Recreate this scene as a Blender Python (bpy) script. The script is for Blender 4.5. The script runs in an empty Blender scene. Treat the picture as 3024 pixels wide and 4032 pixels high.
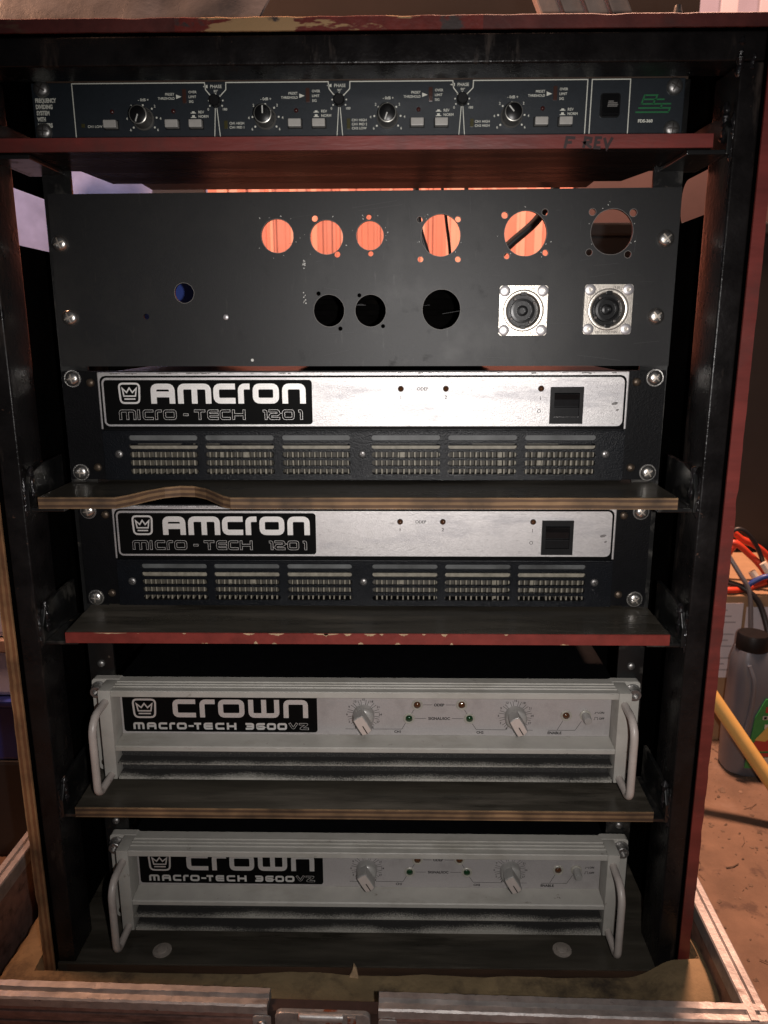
import bpy, bmesh, math, random
from mathutils import Vector, Matrix, noise as mnoise

S = bpy.context.scene
COL = S.collection
random.seed(7)
R = math.radians
PI = math.pi

# ------------------------------------------------------------------ camera
def cam_rot(p, y, r):
    Rz = Matrix.Rotation(y, 3, 'Z'); Rx = Matrix.Rotation(-p, 3, 'X'); Ry = Matrix.Rotation(r, 3, 'Y')
    return Rz @ Rx @ Ry            # columns: right, forward, up
cd = bpy.data.cameras.new('camera')
cam = bpy.data.objects.new('camera', cd); COL.objects.link(cam)
M3 = cam_rot(R(13.303), R(1.0503), R(0.1524))
rt, fw, up = M3.col[0], M3.col[1], M3.col[2]
CAMP = Vector((0.02887, -0.62465, -0.06645))
mw = Matrix((( rt.x, up.x, -fw.x, CAMP.x), (rt.y, up.y, -fw.y, CAMP.y), (rt.z, up.z, -fw.z, CAMP.z), (0, 0, 0, 1)))
cam.matrix_world = mw
cd.sensor_fit = 'HORIZONTAL'; cd.sensor_width = 36.0; cd.lens = 36.05
cd.clip_start = 0.01; cd.clip_end = 60
cd.dof.use_dof = True; cd.dof.focus_distance = 0.66; cd.dof.aperture_fstop = 15
S.camera = cam
S.view_settings.view_transform = 'Standard'; S.view_settings.look = 'None'
S.view_settings.exposure = 0.0; S.view_settings.gamma = 1.0
S.render.resolution_x = 768; S.render.resolution_y = 1024

# ------------------------------------------------------------------ light
w = bpy.data.worlds.new('World'); S.world = w; w.use_nodes = True
bgn = w.node_tree.nodes['Background']
bgn.inputs[0].default_value = (0.80, 0.80, 0.88, 1); bgn.inputs[1].default_value = 0.038
def lamp(name, kind, loc, power, color, **kw):
    l = bpy.data.lights.new(name, kind); l.energy = power; l.color = color
    for k, v in kw.items(): setattr(l, k, v)
    o = bpy.data.objects.new(name, l); COL.objects.link(o); o.location = loc
    return o
# the phone's flash, beside the lens
fl = lamp('flash_lamp', 'SPOT', CAMP + rt * 0.040 - up * 0.004, 14.2, (1.0, 0.955, 0.925), spot_size=R(92), spot_blend=1.0, shadow_soft_size=0.005)
fl.rotation_euler = mw.to_euler()
# warm lamp hanging in the shed behind the rack, cooler daylight from the left rear
lamp('warm_shed_lamp', 'POINT', (0.50, 0.55, 1.60), 400.0, (1.0, 0.55, 0.38), shadow_soft_size=0.10)
lamp('warm_side_lamp', 'POINT', (-0.58, 0.03, 0.46), 30.0, (1.0, 0.50, 0.30), shadow_soft_size=0.08)
lamp('cool_shed_lamp', 'POINT', (-0.95, 1.25, 0.45), 6.0, (0.80, 0.78, 1.0), shadow_soft_size=0.15)

# ------------------------------------------------------------------ materials
MATS = {}
def pm(name, col, rough=0.5, metal=0.0, var=0.0, vscale=60, bump=0.0, bscale=200, chips=None, stretch=(1, 1, 1), rvar=0.0, spec=0.5, coat=0.0):
    """principled material with procedural colour variation, fine relief and optional wear patches
       chips = list of (colour, scale, threshold, softness, stretch, roughness)"""
    m = bpy.data.materials.new(name); m.use_nodes = True
    nt = m.node_tree; N = nt.nodes; L = nt.links
    b = N['Principled BSDF']
    b.inputs['Base Color'].default_value = (*col, 1); b.inputs['Roughness'].default_value = rough
    b.inputs['Metallic'].default_value = metal; b.inputs['Specular IOR Level'].default_value = spec
    b.inputs['Coat Weight'].default_value = coat
    tc = N.new('ShaderNodeTexCoord'); oi = N.new('ShaderNodeObjectInfo')
    ad = N.new('ShaderNodeVectorMath'); ad.operation = 'ADD'
    L.new(tc.outputs['Object'], ad.inputs[0]); L.new(oi.outputs['Random'], ad.inputs[1])
    def noise(scale, st=(1, 1, 1), detail=5.0, rgh=0.6):
        mp = N.new('ShaderNodeMapping'); mp.inputs['Scale'].default_value = st
        L.new(ad.outputs[0], mp.inputs[0])
        n = N.new('ShaderNodeTexNoise'); n.inputs['Scale'].default_value = scale; n.inputs['Detail'].default_value = detail
        n.inputs['Roughness'].default_value = rgh
        L.new(mp.outputs[0], n.inputs['Vector']); return n.outputs['Fac']
    cout = None; rout = None
    if var > 0:
        f = noise(vscale, stretch)
        mr = N.new('ShaderNodeMapRange'); mr.inputs[1].default_value = 0.3; mr.inputs[2].default_value = 0.7
        mr.inputs[3].default_value = 1 - var; mr.inputs[4].default_value = 1 + var
        L.new(f, mr.inputs[0])
        mx = N.new('ShaderNodeMix'); mx.data_type = 'RGBA'; mx.blend_type = 'MULTIPLY'; mx.inputs[0].default_value = 1
        mx.inputs[6].default_value = (*col, 1); L.new(mr.outputs[0], mx.inputs[7]); cout = mx.outputs[2]
    if rvar > 0:
        f = noise(vscale * 0.5, stretch)
        mr = N.new('ShaderNodeMapRange'); mr.inputs[1].default_value = 0.3; mr.inputs[2].default_value = 0.7
        mr.inputs[3].default_value = max(0.03, rough - rvar); mr.inputs[4].default_value = min(1, rough + rvar)
        L.new(f, mr.inputs[0]); rout = mr.outputs[0]
    for ch in (chips or []):
        c2, sc, th, so, st, r2 = ch
        f = noise(sc, st, 6.0, 0.65)
        mr = N.new('ShaderNodeMapRange'); mr.inputs[1].default_value = th; mr.inputs[2].default_value = th + so
        mr.clamp = True; L.new(f, mr.inputs[0])
        mx = N.new('ShaderNodeMix'); mx.data_type = 'RGBA'; L.new(mr.outputs[0], mx.inputs[0])
        if cout is None: mx.inputs[6].default_value = (*col, 1)
        else: L.new(cout, mx.inputs[6])
        mx.inputs[7].default_value = (*c2, 1); cout = mx.outputs[2]
        m2 = N.new('ShaderNodeMix'); m2.data_type = 'FLOAT'; L.new(mr.outputs[0], m2.inputs[0])
        if rout is None: m2.inputs[2].default_value = rough
        else: L.new(rout, m2.inputs[2])
        m2.inputs[3].default_value = r2; rout = m2.outputs[0]
    if cout is not None: L.new(cout, b.inputs['Base Color'])
    if rout is not None: L.new(rout, b.inputs['Roughness'])
    if bump > 0:
        f = noise(bscale, stretch, 4.0)
        bn = N.new('ShaderNodeBump'); bn.inputs['Strength'].default_value = bump; bn.inputs['Distance'].default_value = 0.001
        L.new(f, bn.inputs['Height']); L.new(bn.outputs[0], b.inputs['Normal'])
    MATS[name] = m
    return m
def ply(name, c1, c2, layers=3.0, dirt=0.5):
    """bare plywood edge: layers along the local axis given by 'Generated' Z, plus grime"""
    m = bpy.data.materials.new(name); m.use_nodes = True
    nt = m.node_tree; N = nt.nodes; L = nt.links; b = N['Principled BSDF']; b.inputs['Roughness'].default_value = 0.75
    tc = N.new('ShaderNodeTexCoord')
    sx = N.new('ShaderNodeSeparateXYZ'); L.new(tc.outputs['Generated'], sx.inputs[0])
    ns = N.new('ShaderNodeTexNoise'); ns.inputs['Scale'].default_value = 90; ns.inputs['Detail'].default_value = 5
    mp = N.new('ShaderNodeMapping'); mp.inputs['Scale'].default_value = (0.25, 1, 1.5); L.new(tc.outputs['Object'], mp.inputs[0]); L.new(mp.outputs[0], ns.inputs['Vector'])
    return m, N, L, b, sx, ns
def ply_edge(name, axis, c1, c2, layers):
    m, N, L, b, sx, ns = ply(name, c1, c2)
    a = N.new('ShaderNodeMath'); a.operation = 'MULTIPLY_ADD'; L.new(sx.outputs[axis], a.inputs[0]); a.inputs[1].default_value = layers
    wv = N.new('ShaderNodeMath'); wv.operation = 'MULTIPLY_ADD'; L.new(ns.outputs['Fac'], wv.inputs[0]); wv.inputs[1].default_value = 0.7; wv.inputs[2].default_value = -0.35
    L.new(wv.outputs[0], a.inputs[2])
    fr = N.new('ShaderNodeMath'); fr.operation = 'PINGPONG'; L.new(a.outputs[0], fr.inputs[0]); fr.inputs[1].default_value = 1.0
    mr = N.new('ShaderNodeMapRange'); mr.inputs[1].default_value = 0.40; mr.inputs[2].default_value = 0.62; L.new(fr.outputs[0], mr.inputs[0])
    mx = N.new('ShaderNodeMix'); mx.data_type = 'RGBA'; L.new(mr.outputs[0], mx.inputs[0]); mx.inputs[6].default_value = (*c1, 1); mx.inputs[7].default_value = (*c2, 1)
    m2 = N.new('ShaderNodeMix'); m2.data_type = 'RGBA'; m2.blend_type = 'MULTIPLY'; m2.inputs[0].default_value = 1.0
    mr2 = N.new('ShaderNodeMapRange'); mr2.inputs[1].default_value = 0.3; mr2.inputs[2].default_value = 0.7; mr2.inputs[3].default_value = 0.30; mr2.inputs[4].default_value = 1.2
    n2 = N.new('ShaderNodeTexNoise'); n2.inputs['Scale'].default_value = 35; n2.inputs['Detail'].default_value = 6
    tc = [n for n in N if n.type == 'TEX_COORD'][0]; L.new(tc.outputs['Object'], n2.inputs['Vector'])
    L.new(n2.outputs['Fac'], mr2.inputs[0]); L.new(mx.outputs[2], m2.inputs[6]); L.new(mr2.outputs[0], m2.inputs[7])
    L.new(m2.outputs[2], b.inputs['Base Color'])
    bn = N.new('ShaderNodeBump'); bn.inputs['Strength'].default_value = 0.5; bn.inputs['Distance'].default_value = 0.001
    L.new(ns.outputs['Fac'], bn.inputs['Height']); L.new(bn.outputs[0], b.inputs['Normal'])
    MATS[name] = m; return m

WOOD = (0.30, 0.165, 0.075); WOODL = (0.42, 0.26, 0.12)
pm('steel_paint', (0.008, 0.007, 0.007), 0.30, 0, 0.4, 50, 0.35, 260, [((0.036, 0.027, 0.022), 30, 0.58, 0.10, (1.6, 1, 0.30), 0.65), ((0.07, 0.036, 0.024), 160, 0.68, 0.05, (1, 1, 1), 0.7)], rvar=0.12, spec=0.22)
pm('steel_plain', (0.008, 0.008, 0.008), 0.28, 0, 0.3, 40, 0.15, 120, [((0.040, 0.036, 0.030), 45, 0.54, 0.16, (1, 1, 1), 0.7), ((0.07, 0.05, 0.035), 130, 0.66, 0.05, (1, 1, 1), 0.7)])
pm('weld', (0.012, 0.011, 0.012), 0.16, 0.2, 0.4, 90, 0.9, 350, [((0.10, 0.045, 0.02), 120, 0.62, 0.05, (1, 1, 1), 0.6)])
pm('panel_black', (0.0025, 0.0023, 0.0022), 0.45, 0, 0.35, 30, 0.1, 90, [((0.007, 0.0055, 0.0045), 25, 0.60, 0.2, (1, 4, 1), 0.6)], rvar=0.1, spec=0.0)
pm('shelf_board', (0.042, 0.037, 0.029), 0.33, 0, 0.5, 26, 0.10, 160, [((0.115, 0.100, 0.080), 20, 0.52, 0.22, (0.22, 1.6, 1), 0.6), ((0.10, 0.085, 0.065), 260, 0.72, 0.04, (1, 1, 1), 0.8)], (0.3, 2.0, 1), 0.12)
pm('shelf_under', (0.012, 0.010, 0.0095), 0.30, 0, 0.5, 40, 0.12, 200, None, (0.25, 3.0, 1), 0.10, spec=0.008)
pm('red_paint', (0.165, 0.026, 0.020), 0.42, 0, 0.25, 60, 0.25, 180, [((0.40, 0.26, 0.14), 34, 0.665, 0.015, (1, 1, 1.3), 0.8), ((0.05, 0.02, 0.016), 30, 0.63, 0.16, (0.6, 1, 1), 0.55)])
pm('red_paint_clean', (0.150, 0.026, 0.021), 0.42, 0, 0.35, 45, 0.35, 150, [((0.085, 0.022, 0.018), 18, 0.52, 0.2, (1, 1, 1), 0.5), ((0.24, 0.060, 0.045), 240, 0.66, 0.08, (0.15, 1, 1), 0.5), ((0.36, 0.24, 0.13), 70, 0.70, 0.015, (1, 1, 1.0), 0.8)], (0.2, 1, 1))
pm('red_paint_worn', (0.150, 0.022, 0.016), 0.45, 0, 0.3, 60, 0.4, 180, [((0.37, 0.23, 0.11), 26, 0.50, 0.03, (0.6, 1, 2.6), 0.8), ((0.045, 0.032, 0.030), 34, 0.56, 0.06, (1, 1, 1.4), 0.6)])
pm('red_paint_dark', (0.105, 0.024, 0.020), 0.5, 0, 0.4, 40, 0.3, 160, [((0.13, 0.085, 0.05), 30, 0.62, 0.1, (0.5, 1, 2), 0.7), ((0.035, 0.022, 0.02), 22, 0.56, 0.2, (0.5, 1, 1), 0.6)])
ply_edge('ply_z', 2, (0.235, 0.140, 0.068), (0.095, 0.050, 0.026), 4.0)
ply_edge('ply_x', 0, (0.33, 0.17, 0.075), (0.22, 0.09, 0.036), 4.0)
pm('brown_strip', (0.045, 0.024, 0.014), 0.6, 0, 0.4, 40, 0.2, 150, None, (0.3, 1, 2))
pm('navy', (0.0135, 0.0180, 0.0235), 0.42, 0, 0.12, 300, 0.06, 900)
pm('print_white', (0.62, 0.62, 0.58), 0.6)
pm('print_cream', (0.70, 0.70, 0.62), 0.55)
pm('print_green', (0.012, 0.145, 0.045), 0.5)
pm('print_black', (0.0025, 0.0025, 0.0025), 0.5, spec=0.06)
pm('print_grey', (0.16, 0.15, 0.14), 0.6)
pm('scratch', (0.028, 0.028, 0.029), 0.6)
pm('scuff', (0.16, 0.15, 0.145), 0.6, 0, 0.5, 300)
pm('marker', (0.018, 0.005, 0.005), 0.5)
pm('button_grey', (0.42, 0.40, 0.37), 0.45, 0, 0.08, 200)
pm('plastic_black', (0.006, 0.006, 0.0065), 0.32, 0, 0.2, 150, 0.05, 400, spec=0.35)
pm('plastic_matt', (0.007, 0.007, 0.0075), 0.45, 0, 0.2, 150, 0.1, 500, spec=0.2)
pm('knob_skirt', (0.13, 0.125, 0.115), 0.38, 0.3)
pm('ring_silver', (0.45, 0.44, 0.40), 0.35, 0.8)
pm('led_red', (0.055, 0.012, 0.010), 0.25)
pm('led_bar', (0.055, 0.022, 0.016), 0.30)
pm('led_yellow', (0.055, 0.048, 0.014), 0.30)
pm('led_amber', (0.065, 0.024, 0.008), 0.12, coat=1.0)
pm('led_green', (0.004, 0.030, 0.008), 0.12, coat=1.0)
pm('blank_black', (0.0115, 0.0115, 0.0120), 0.47, 0, 0.12, 500, 0.10, 1400, [((0.0175, 0.017, 0.0165), 11, 0.50, 0.12, (1, 1, 1), 0.44), ((0.007, 0.007, 0.0075), 60, 0.60, 0.15, (1, 1, 1), 0.55), ((0.022, 0.021, 0.020), 420, 0.62, 0.10, (1, 1, 0.12), 0.42), ((0.20, 0.19, 0.18), 130, 0.775, 0.012, (1, 1, 1), 0.5)], spec=0.34)
pm('zinc', (0.58, 0.56, 0.53), 0.27, 0.95, 0.2, 300, 0.10, 500)
pm('zinc_dull', (0.34, 0.33, 0.32), 0.40, 0.9, 0.3, 300, 0.2, 500)
pm('bolt_pale', (0.27, 0.235, 0.205), 0.55, 0.2, 0.2, 200, 0.2, 500)
pm('zinc_brown', (0.10, 0.075, 0.055), 0.42, 0.7, 0.3, 300, 0.3, 600)
pm('slot_dark', (0.10, 0.09, 0.085), 0.5, 0.8)
pm('slot_light', (0.62, 0.55, 0.47), 0.45, 0.85)
pm('nickel', (0.66, 0.61, 0.54), 0.34, 0.85, 0.10, 500, 0.14, 900)
pm('rivet_alu', (0.56, 0.54, 0.55), 0.42, 0.7, 0.1, 400)
pm('plate_silver', (0.56, 0.54, 0.535), 0.43, 0.78, 0.10, 1300, 0.25, 2600, [((0.30, 0.295, 0.32), 20, 0.53, 0.22, (0.40, 1, 1.8), 0.5), ((0.38, 0.365, 0.365), 700, 0.60, 0.10, (0.2, 1, 1), 0.5), ((0.16, 0.15, 0.15), 190, 0.715, 0.02, (1, 1, 1), 0.6), ((0.05, 0.045, 0.04), 70, 0.745, 0.01, (1, 1, 1), 0.6)], (0.35, 1, 1))
pm('print_silver', (0.72, 0.70, 0.68), 0.48, 0.7, 0.09, 1300, 0.2, 2600)
pm('amp_black', (0.0032, 0.0032, 0.0038), 0.42, spec=0.16, var=0.2, vscale=120, bump=0.25, bscale=700, chips=[((0.09, 0.085, 0.08), 300, 0.765, 0.02, (1, 1, 1), 0.6)])
pm('amp_grille', (0.0038, 0.0045, 0.0062), 0.34, 0, 0.2, 120, 0.35, 900, spec=0.22)
pm('fin', (0.215, 0.195, 0.155), 0.55, 0.1, 0.3, 200)
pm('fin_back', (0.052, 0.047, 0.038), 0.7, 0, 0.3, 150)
pm('vent_grey', (0.075, 0.078, 0.078), 0.5, 0, 0.6, 30)
pm('crown_paint', (0.365, 0.350, 0.318), 0.50, 0, 0.08, 50, 0.12, 700, [((0.25, 0.235, 0.20), 26, 0.52, 0.25, (0.5, 1, 1), 0.6), ((0.17, 0.15, 0.125), 110, 0.64, 0.10, (1, 1, 1), 0.6), ((0.055, 0.045, 0.036), 95, 0.725, 0.012, (1, 1, 1), 0.6)])
pm('crown_face', (0.40, 0.375, 0.368), 0.46, 0.35, 0.10, 1500, 0.2, 2400, [((0.29, 0.27, 0.26), 30, 0.54, 0.25, (1, 1, 1), 0.5), ((0.52, 0.50, 0.49), 420, 0.68, 0.05, (1, 1, 1), 0.4)])
pm('handle_paint', (0.40, 0.355, 0.325), 0.36, 0, 0.10, 60, 0.08, 500, [((0.27, 0.22, 0.19), 35, 0.56, 0.2, (1, 1, 1), 0.5), ((0.11, 0.045, 0.035), 60, 0.655, 0.02, (1, 1, 0.35), 0.6)])
pm('knob_grey', (0.30, 0.29, 0.275), 0.33, 0.15, 0.05, 200)
pm('knob_face', (0.50, 0.43, 0.39), 0.42, 0.1, 0.05, 300)
pm('bezel', (0.30, 0.285, 0.245), 0.35, 0, 0.06, 200)
pm('filter_foam', (0.026, 0.025, 0.024), 0.95, 0, 0.6, 900, 1.0, 1500, [((0.14, 0.13, 0.115), 1100, 0.56, 0.10, (1, 1, 1), 0.95)])
pm('alu', (0.43, 0.405, 0.39), 0.50, 0.6, 0.25, 70, 0.35, 300, [((0.20, 0.165, 0.15), 60, 0.60, 0.14, (0.35, 1, 1), 0.6), ((0.07, 0.05, 0.045), 200, 0.66, 0.06, (0.5, 1, 1), 0.7)])
pm('alu_brown', (0.27, 0.165, 0.14), 0.45, 0.3, 0.3, 90, 0.3, 200, [((0.07, 0.045, 0.04), 45, 0.55, 0.15, (0.25, 1, 1.5), 0.6)])
pm('latch_steel', (0.42, 0.42, 0.41), 0.42, 0.6, 0.3, 80, 0.3, 200, [((0.30, 0.10, 0.045), 55, 0.56, 0.06, (1, 1, 1), 0.7)])
pm('laminate', (0.050, 0.032, 0.028), 0.45, 0, 0.3, 60, 0.15, 200)
pm('foam', (0.21, 0.15, 0.078), 0.95, 0, 0.22, 28, 0.9, 240, [((0.05, 0.035, 0.022), 20, 0.50, 0.16, (1, 1, 1), 0.95), ((0.26, 0.19, 0.10), 60, 0.62, 0.2, (1, 1, 1), 0.95)])
pm('foam_grey', (0.10, 0.088, 0.075), 0.95, 0, 0.3, 90, 0.8, 300)
pm('floor', (0.160, 0.098, 0.062), 0.85, 0, 0.35, 11, 1.0, 140, [((0.085, 0.052, 0.036), 34, 0.60, 0.10, (1, 1, 1), 0.9), ((0.245, 0.18, 0.14), 7, 0.55, 0.25, (1, 1, 1), 0.8), ((0.07, 0.05, 0.04), 90, 0.70, 0.04, (1, 0.4, 1), 0.9)])
pm('wall_grey', (0.17, 0.165, 0.225), 0.8, 0, 0.08, 6, 0.2, 40)
pm('wall_lilac', (0.21, 0.235, 0.36), 0.8, 0, 0.25, 9, 0.2, 40)
pm('grit', (0.16, 0.105, 0.07), 0.9, 0, 0.6, 20)
pm('blocker_brown', (0.045, 0.027, 0.022), 0.6, 0, 0.4, 12)  # for the added bounce blocker behind the rack
pm('wall_pale', (0.30, 0.28, 0.33), 0.7)
pm('void_dark', (0.016, 0.011, 0.009), 0.8, 0, 0.3, 5)  # shade of the void above the rack, put into the colour
pm('rib_red', (0.58, 0.25, 0.195), 0.55, 0, 0.12, 5)
pm('rib_pale', (0.72, 0.40, 0.32), 0.55, 0, 0.12, 5)
pm('maroon', (0.050, 0.028, 0.028), 0.6, 0, 0.2, 6)
pm('cabinet', (0.012, 0.011, 0.011), 0.55, 0, 0.3, 8)
pm('cable_red', (0.55, 0.050, 0.022), 0.42)
pm('cable_black', (0.014, 0.014, 0.016), 0.45)
pm('cable_blue', (0.015, 0.045, 0.22), 0.4)
pm('cable_grey', (0.10, 0.10, 0.11), 0.35)
pm('bottle_silver', (0.15, 0.17, 0.20), 0.33, 0.35, 0.05, 20)
pm('label_green', (0.030, 0.235, 0.060), 0.45, 0, 0.15, 40)
pm('label_red', (0.42, 0.045, 0.035), 0.45)
pm('label_yellow', (0.62, 0.42, 0.10), 0.45)
pm('label_cream', (0.60, 0.56, 0.48), 0.5)
pm('cardboard', (0.30, 0.185, 0.10), 0.85, 0, 0.1, 30)
pm('paper', (0.58, 0.53, 0.55), 0.8, 0, 0.05, 30)
pm('paper_print', (0.33, 0.30, 0.31), 0.8)
pm('pole', (0.68, 0.43, 0.13), 0.42, 0, 0.08, 30, 0.05, 200)
pm('white_plastic', (0.62, 0.68, 0.90), 0.45, 0, 0.06, 12)
pm('blue_plastic', (0.010, 0.020, 0.13), 0.4)
pm('blue_reel', (0.010, 0.035, 0.21), 0.4)
pm('sheet_plastic', (0.075, 0.078, 0.085), 0.28, 0, 0.3, 22, 0.8, 60)
pm('slat', (0.42, 0.31, 0.26), 0.6, 0.1, 0.25, 40, 0.3, 120)
pm('chip_wood', (0.40, 0.275, 0.165), 0.9, 0, 0.3, 200)

# louvre blade: light paint near the front lip, black filter dust caked on it further back (a ragged, speckled border)
m = bpy.data.materials.new('louvre_paint'); m.use_nodes = True; N = m.node_tree.nodes; L = m.node_tree.links; bb = N['Principled BSDF']; bb.inputs['Roughness'].default_value = 0.6
tc = N.new('ShaderNodeTexCoord'); sx = N.new('ShaderNodeSeparateXYZ'); L.new(tc.outputs['Object'], sx.inputs[0])
oi = N.new('ShaderNodeObjectInfo'); rnd = N.new('ShaderNodeVectorMath'); rnd.operation = 'ADD'; L.new(tc.outputs['Object'], rnd.inputs[0]); L.new(oi.outputs['Random'], rnd.inputs[1])
def nz(sc, st, amp):
    mp = N.new('ShaderNodeMapping'); mp.inputs['Scale'].default_value = st; L.new(rnd.outputs[0], mp.inputs[0])
    n = N.new('ShaderNodeTexNoise'); n.inputs['Scale'].default_value = sc; n.inputs['Detail'].default_value = 3; L.new(mp.outputs[0], n.inputs['Vector'])
    a = N.new('ShaderNodeMath'); a.operation = 'MULTIPLY_ADD'; L.new(n.outputs['Fac'], a.inputs[0]); a.inputs[1].default_value = amp; a.inputs[2].default_value = -amp / 2; return a.outputs[0]
ad = N.new('ShaderNodeMath'); ad.operation = 'ADD'; L.new(sx.outputs[1], ad.inputs[0]); L.new(nz(13, (1, .1, 1), 0.019), ad.inputs[1])
ad2 = N.new('ShaderNodeMath'); ad2.operation = 'ADD'; L.new(ad.outputs[0], ad2.inputs[0]); L.new(nz(900, (1, 1, 1), 0.016), ad2.inputs[1])
mr = N.new('ShaderNodeMapRange'); mr.inputs[1].default_value = -0.0325; mr.inputs[2].default_value = -0.0250; L.new(ad2.outputs[0], mr.inputs[0])
mx = N.new('ShaderNodeMix'); mx.data_type = 'RGBA'; L.new(mr.outputs[0], mx.inputs[0]); mx.inputs[6].default_value = (0.37, 0.355, 0.315, 1); mx.inputs[7].default_value = (0.022, 0.021, 0.020, 1)
L.new(mx.outputs[2], bb.inputs['Base Color']); MATS['louvre_paint'] = m

# ------------------------------------------------------------------ mesh helpers (millimetres in, metres out)
mm = 0.001
def root_off(p):
    v = Vector((0, 0, 0))
    while p is not None:
        v += p.location; p = p.parent
    return v
class MB:
    def __init__(s): s.v = []; s.f = []
    def add(s, vs, fs):
        o = len(s.v); s.v += [tuple(q) for q in vs]; s.f += [tuple(i + o for i in f) for f in fs]; return s
    def box(s, x0, x1, y0, y1, z0, z1):
        return s.add([(x0, y0, z0), (x1, y0, z0), (x1, y1, z0), (x0, y1, z0), (x0, y0, z1), (x1, y0, z1), (x1, y1, z1), (x0, y1, z1)],
                     [(3, 2, 1, 0), (4, 5, 6, 7), (0, 1, 5, 4), (1, 2, 6, 5), (2, 3, 7, 6), (3, 0, 4, 7)])
    def ybox(s, cx, cz, wx, wz, y0, y1): return s.box(cx - wx / 2, cx + wx / 2, y0, y1, cz - wz / 2, cz + wz / 2)
    def tube(s, pts, r, n=10, caps=True):
        pts = [Vector(p) for p in pts]; rings = []; up0 = None
        for i, p in enumerate(pts):
            t = (pts[min(i + 1, len(pts) - 1)] - pts[max(i - 1, 0)]).normalized()
            if up0 is None:
                a = Vector((0, 0, 1)) if abs(t.z) < 0.9 else Vector((1, 0, 0))
                up0 = (a - t * a.dot(t)).normalized()
            else: up0 = (up0 - t * up0.dot(t)).normalized()
            sd = t.cross(up0); rr = r[i] if isinstance(r, (list, tuple)) else r
            rings.append([p + (up0 * math.cos(2 * PI * k / n) + sd * math.sin(2 * PI * k / n)) * rr for k in range(n)])
        vs = [q for g in rings for q in g]; fs = []
        for i in range(len(rings) - 1):
            for k in range(n):
                fs.append((i * n + k, i * n + (k + 1) % n, (i + 1) * n + (k + 1) % n, (i + 1) * n + k))
        if caps:
            fs.append(tuple(range(n))[::-1]); fs.append(tuple((len(rings) - 1) * n + k for k in range(n)))
        return s.add(vs, fs)
    def lathe(s, prof, c, n=24, axis='Y'):
        """prof: (radius, offset) list; axis -Y: offset grows towards the camera"""
        vs = []; fs = []
        for (r, h) in prof:
            for k in range(n):
                a = 2 * PI * k / n
                if axis == 'Y': vs.append((c[0] + r * math.cos(a), c[1] - h, c[2] + r * math.sin(a)))
                else: vs.append((c[0] + r * math.cos(a), c[1] + r * math.sin(a), c[2] + h))
        m = len(prof)
        for i in range(m - 1):
            for k in range(n):
                q = (i * n + k, i * n + (k + 1) % n, (i + 1) * n + (k + 1) % n, (i + 1) * n + k)
                fs.append(q if axis == 'Z' else q)
        if prof[0][0] > 1e-6: fs.append(tuple(range(n))[::-1])
        if prof[-1][0] > 1e-6: fs.append(tuple((m - 1) * n + k for k in range(n)))
        return s.add(vs, fs)
    def prism(s, poly, a0, a1, axis='Y'):
        """polygon (2D) pushed along an axis; Y: poly is (x,z); X: poly is (y,z); Z: poly is (x,y)"""
        n = len(poly)
        def P(p, a): return (p[0], a, p[1]) if axis == 'Y' else ((a, p[0], p[1]) if axis == 'X' else (p[0], p[1], a))
        vs = [P(p, a0) for p in poly] + [P(p, a1) for p in poly]
        fs = [tuple(range(n)), tuple(range(n, 2 * n))[::-1]]
        for i in range(n): fs.append((i, i + n, (i + 1) % n + n, (i + 1) % n))
        return s.add(vs, fs)
    def stroke(s, pts, wd, y, closed=False, t=0.02):
        """flat ribbon in the XZ plane with mitred corners"""
        P = [Vector((p[0], p[1])) for p in pts]; n = len(P); Lf = []; Rt = []
        for i in range(n):
            a = P[i - 1] if (i > 0 or closed) else None; b = P[(i + 1) % n] if (i < n - 1 or closed) else None
            d1 = (P[i] - a).normalized() if a is not None else None; d2 = (b - P[i]).normalized() if b is not None else None
            if d1 is None: d1 = d2
            if d2 is None: d2 = d1
            n1 = Vector((-d1.y, d1.x)); n2 = Vector((-d2.y, d2.x)); m = n1 + n2
            if m.length < 1e-6: m = n1.copy()
            m.normalize(); k = wd / 2 / max(0.35, m.dot(n1))
            Lf.append(P[i] + m * k); Rt.append(P[i] - m * k)
        vs = [(q.x, y, q.y) for q in Lf] + [(q.x, y, q.y) for q in Rt]; fs = []
        for i in range(n if closed else n - 1):
            j = (i + 1) % n; fs.append((i, i + n, j + n, j))
        return s.add(vs, fs)
    def build(s, name, mat, parent=None, bevel=0.0, seg=2, smooth=False, jitter=0.0):
        off = root_off(parent)
        me = bpy.data.meshes.new(name)
        me.from_pydata([(x * mm - off.x, y * mm - off.y, z * mm - off.z) for x, y, z in s.v], [], s.f)
        if mat: me.materials.append(MATS[mat])
        bm = bmesh.new(); bm.from_mesh(me)
        bmesh.ops.recalc_face_normals(bm, faces=bm.faces)
        if bevel > 0:
            es = [e for e in bm.edges if len(e.link_faces) == 2 and e.calc_face_angle(0) > R(25)]
            bmesh.ops.bevel(bm, geom=es, offset=bevel * mm, segments=seg, profile=0.6, affect='EDGES', clamp_overlap=True)
        bm.to_mesh(me); bm.free()
        if smooth:
            me.polygons.foreach_set('use_smooth', [True] * len(me.polygons))
            try: me.set_sharp_from_angle(angle=R(38))
            except Exception: pass
        o = bpy.data.objects.new(name, me); COL.objects.link(o)
        if parent is not None: o.parent = parent
        return o
def thing(name, label, cat, loc=(0, 0, 0), group=None):
    o = bpy.data.objects.new(name, None); COL.objects.link(o); o.empty_display_size = 0.02
    o.location = Vector(loc) * mm; o['label'] = label; o['category'] = cat
    if group: o['group'] = group
    return o
def tag(o, label, cat, group=None):
    o['label'] = label; o['category'] = cat
    if group: o['group'] = group
    return o
def copy_tree(o, parent=None):
    c = o.copy(); COL.objects.link(c); c.parent = parent
    for ch in list(o.children): copy_tree(ch, c)
    return c
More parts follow.
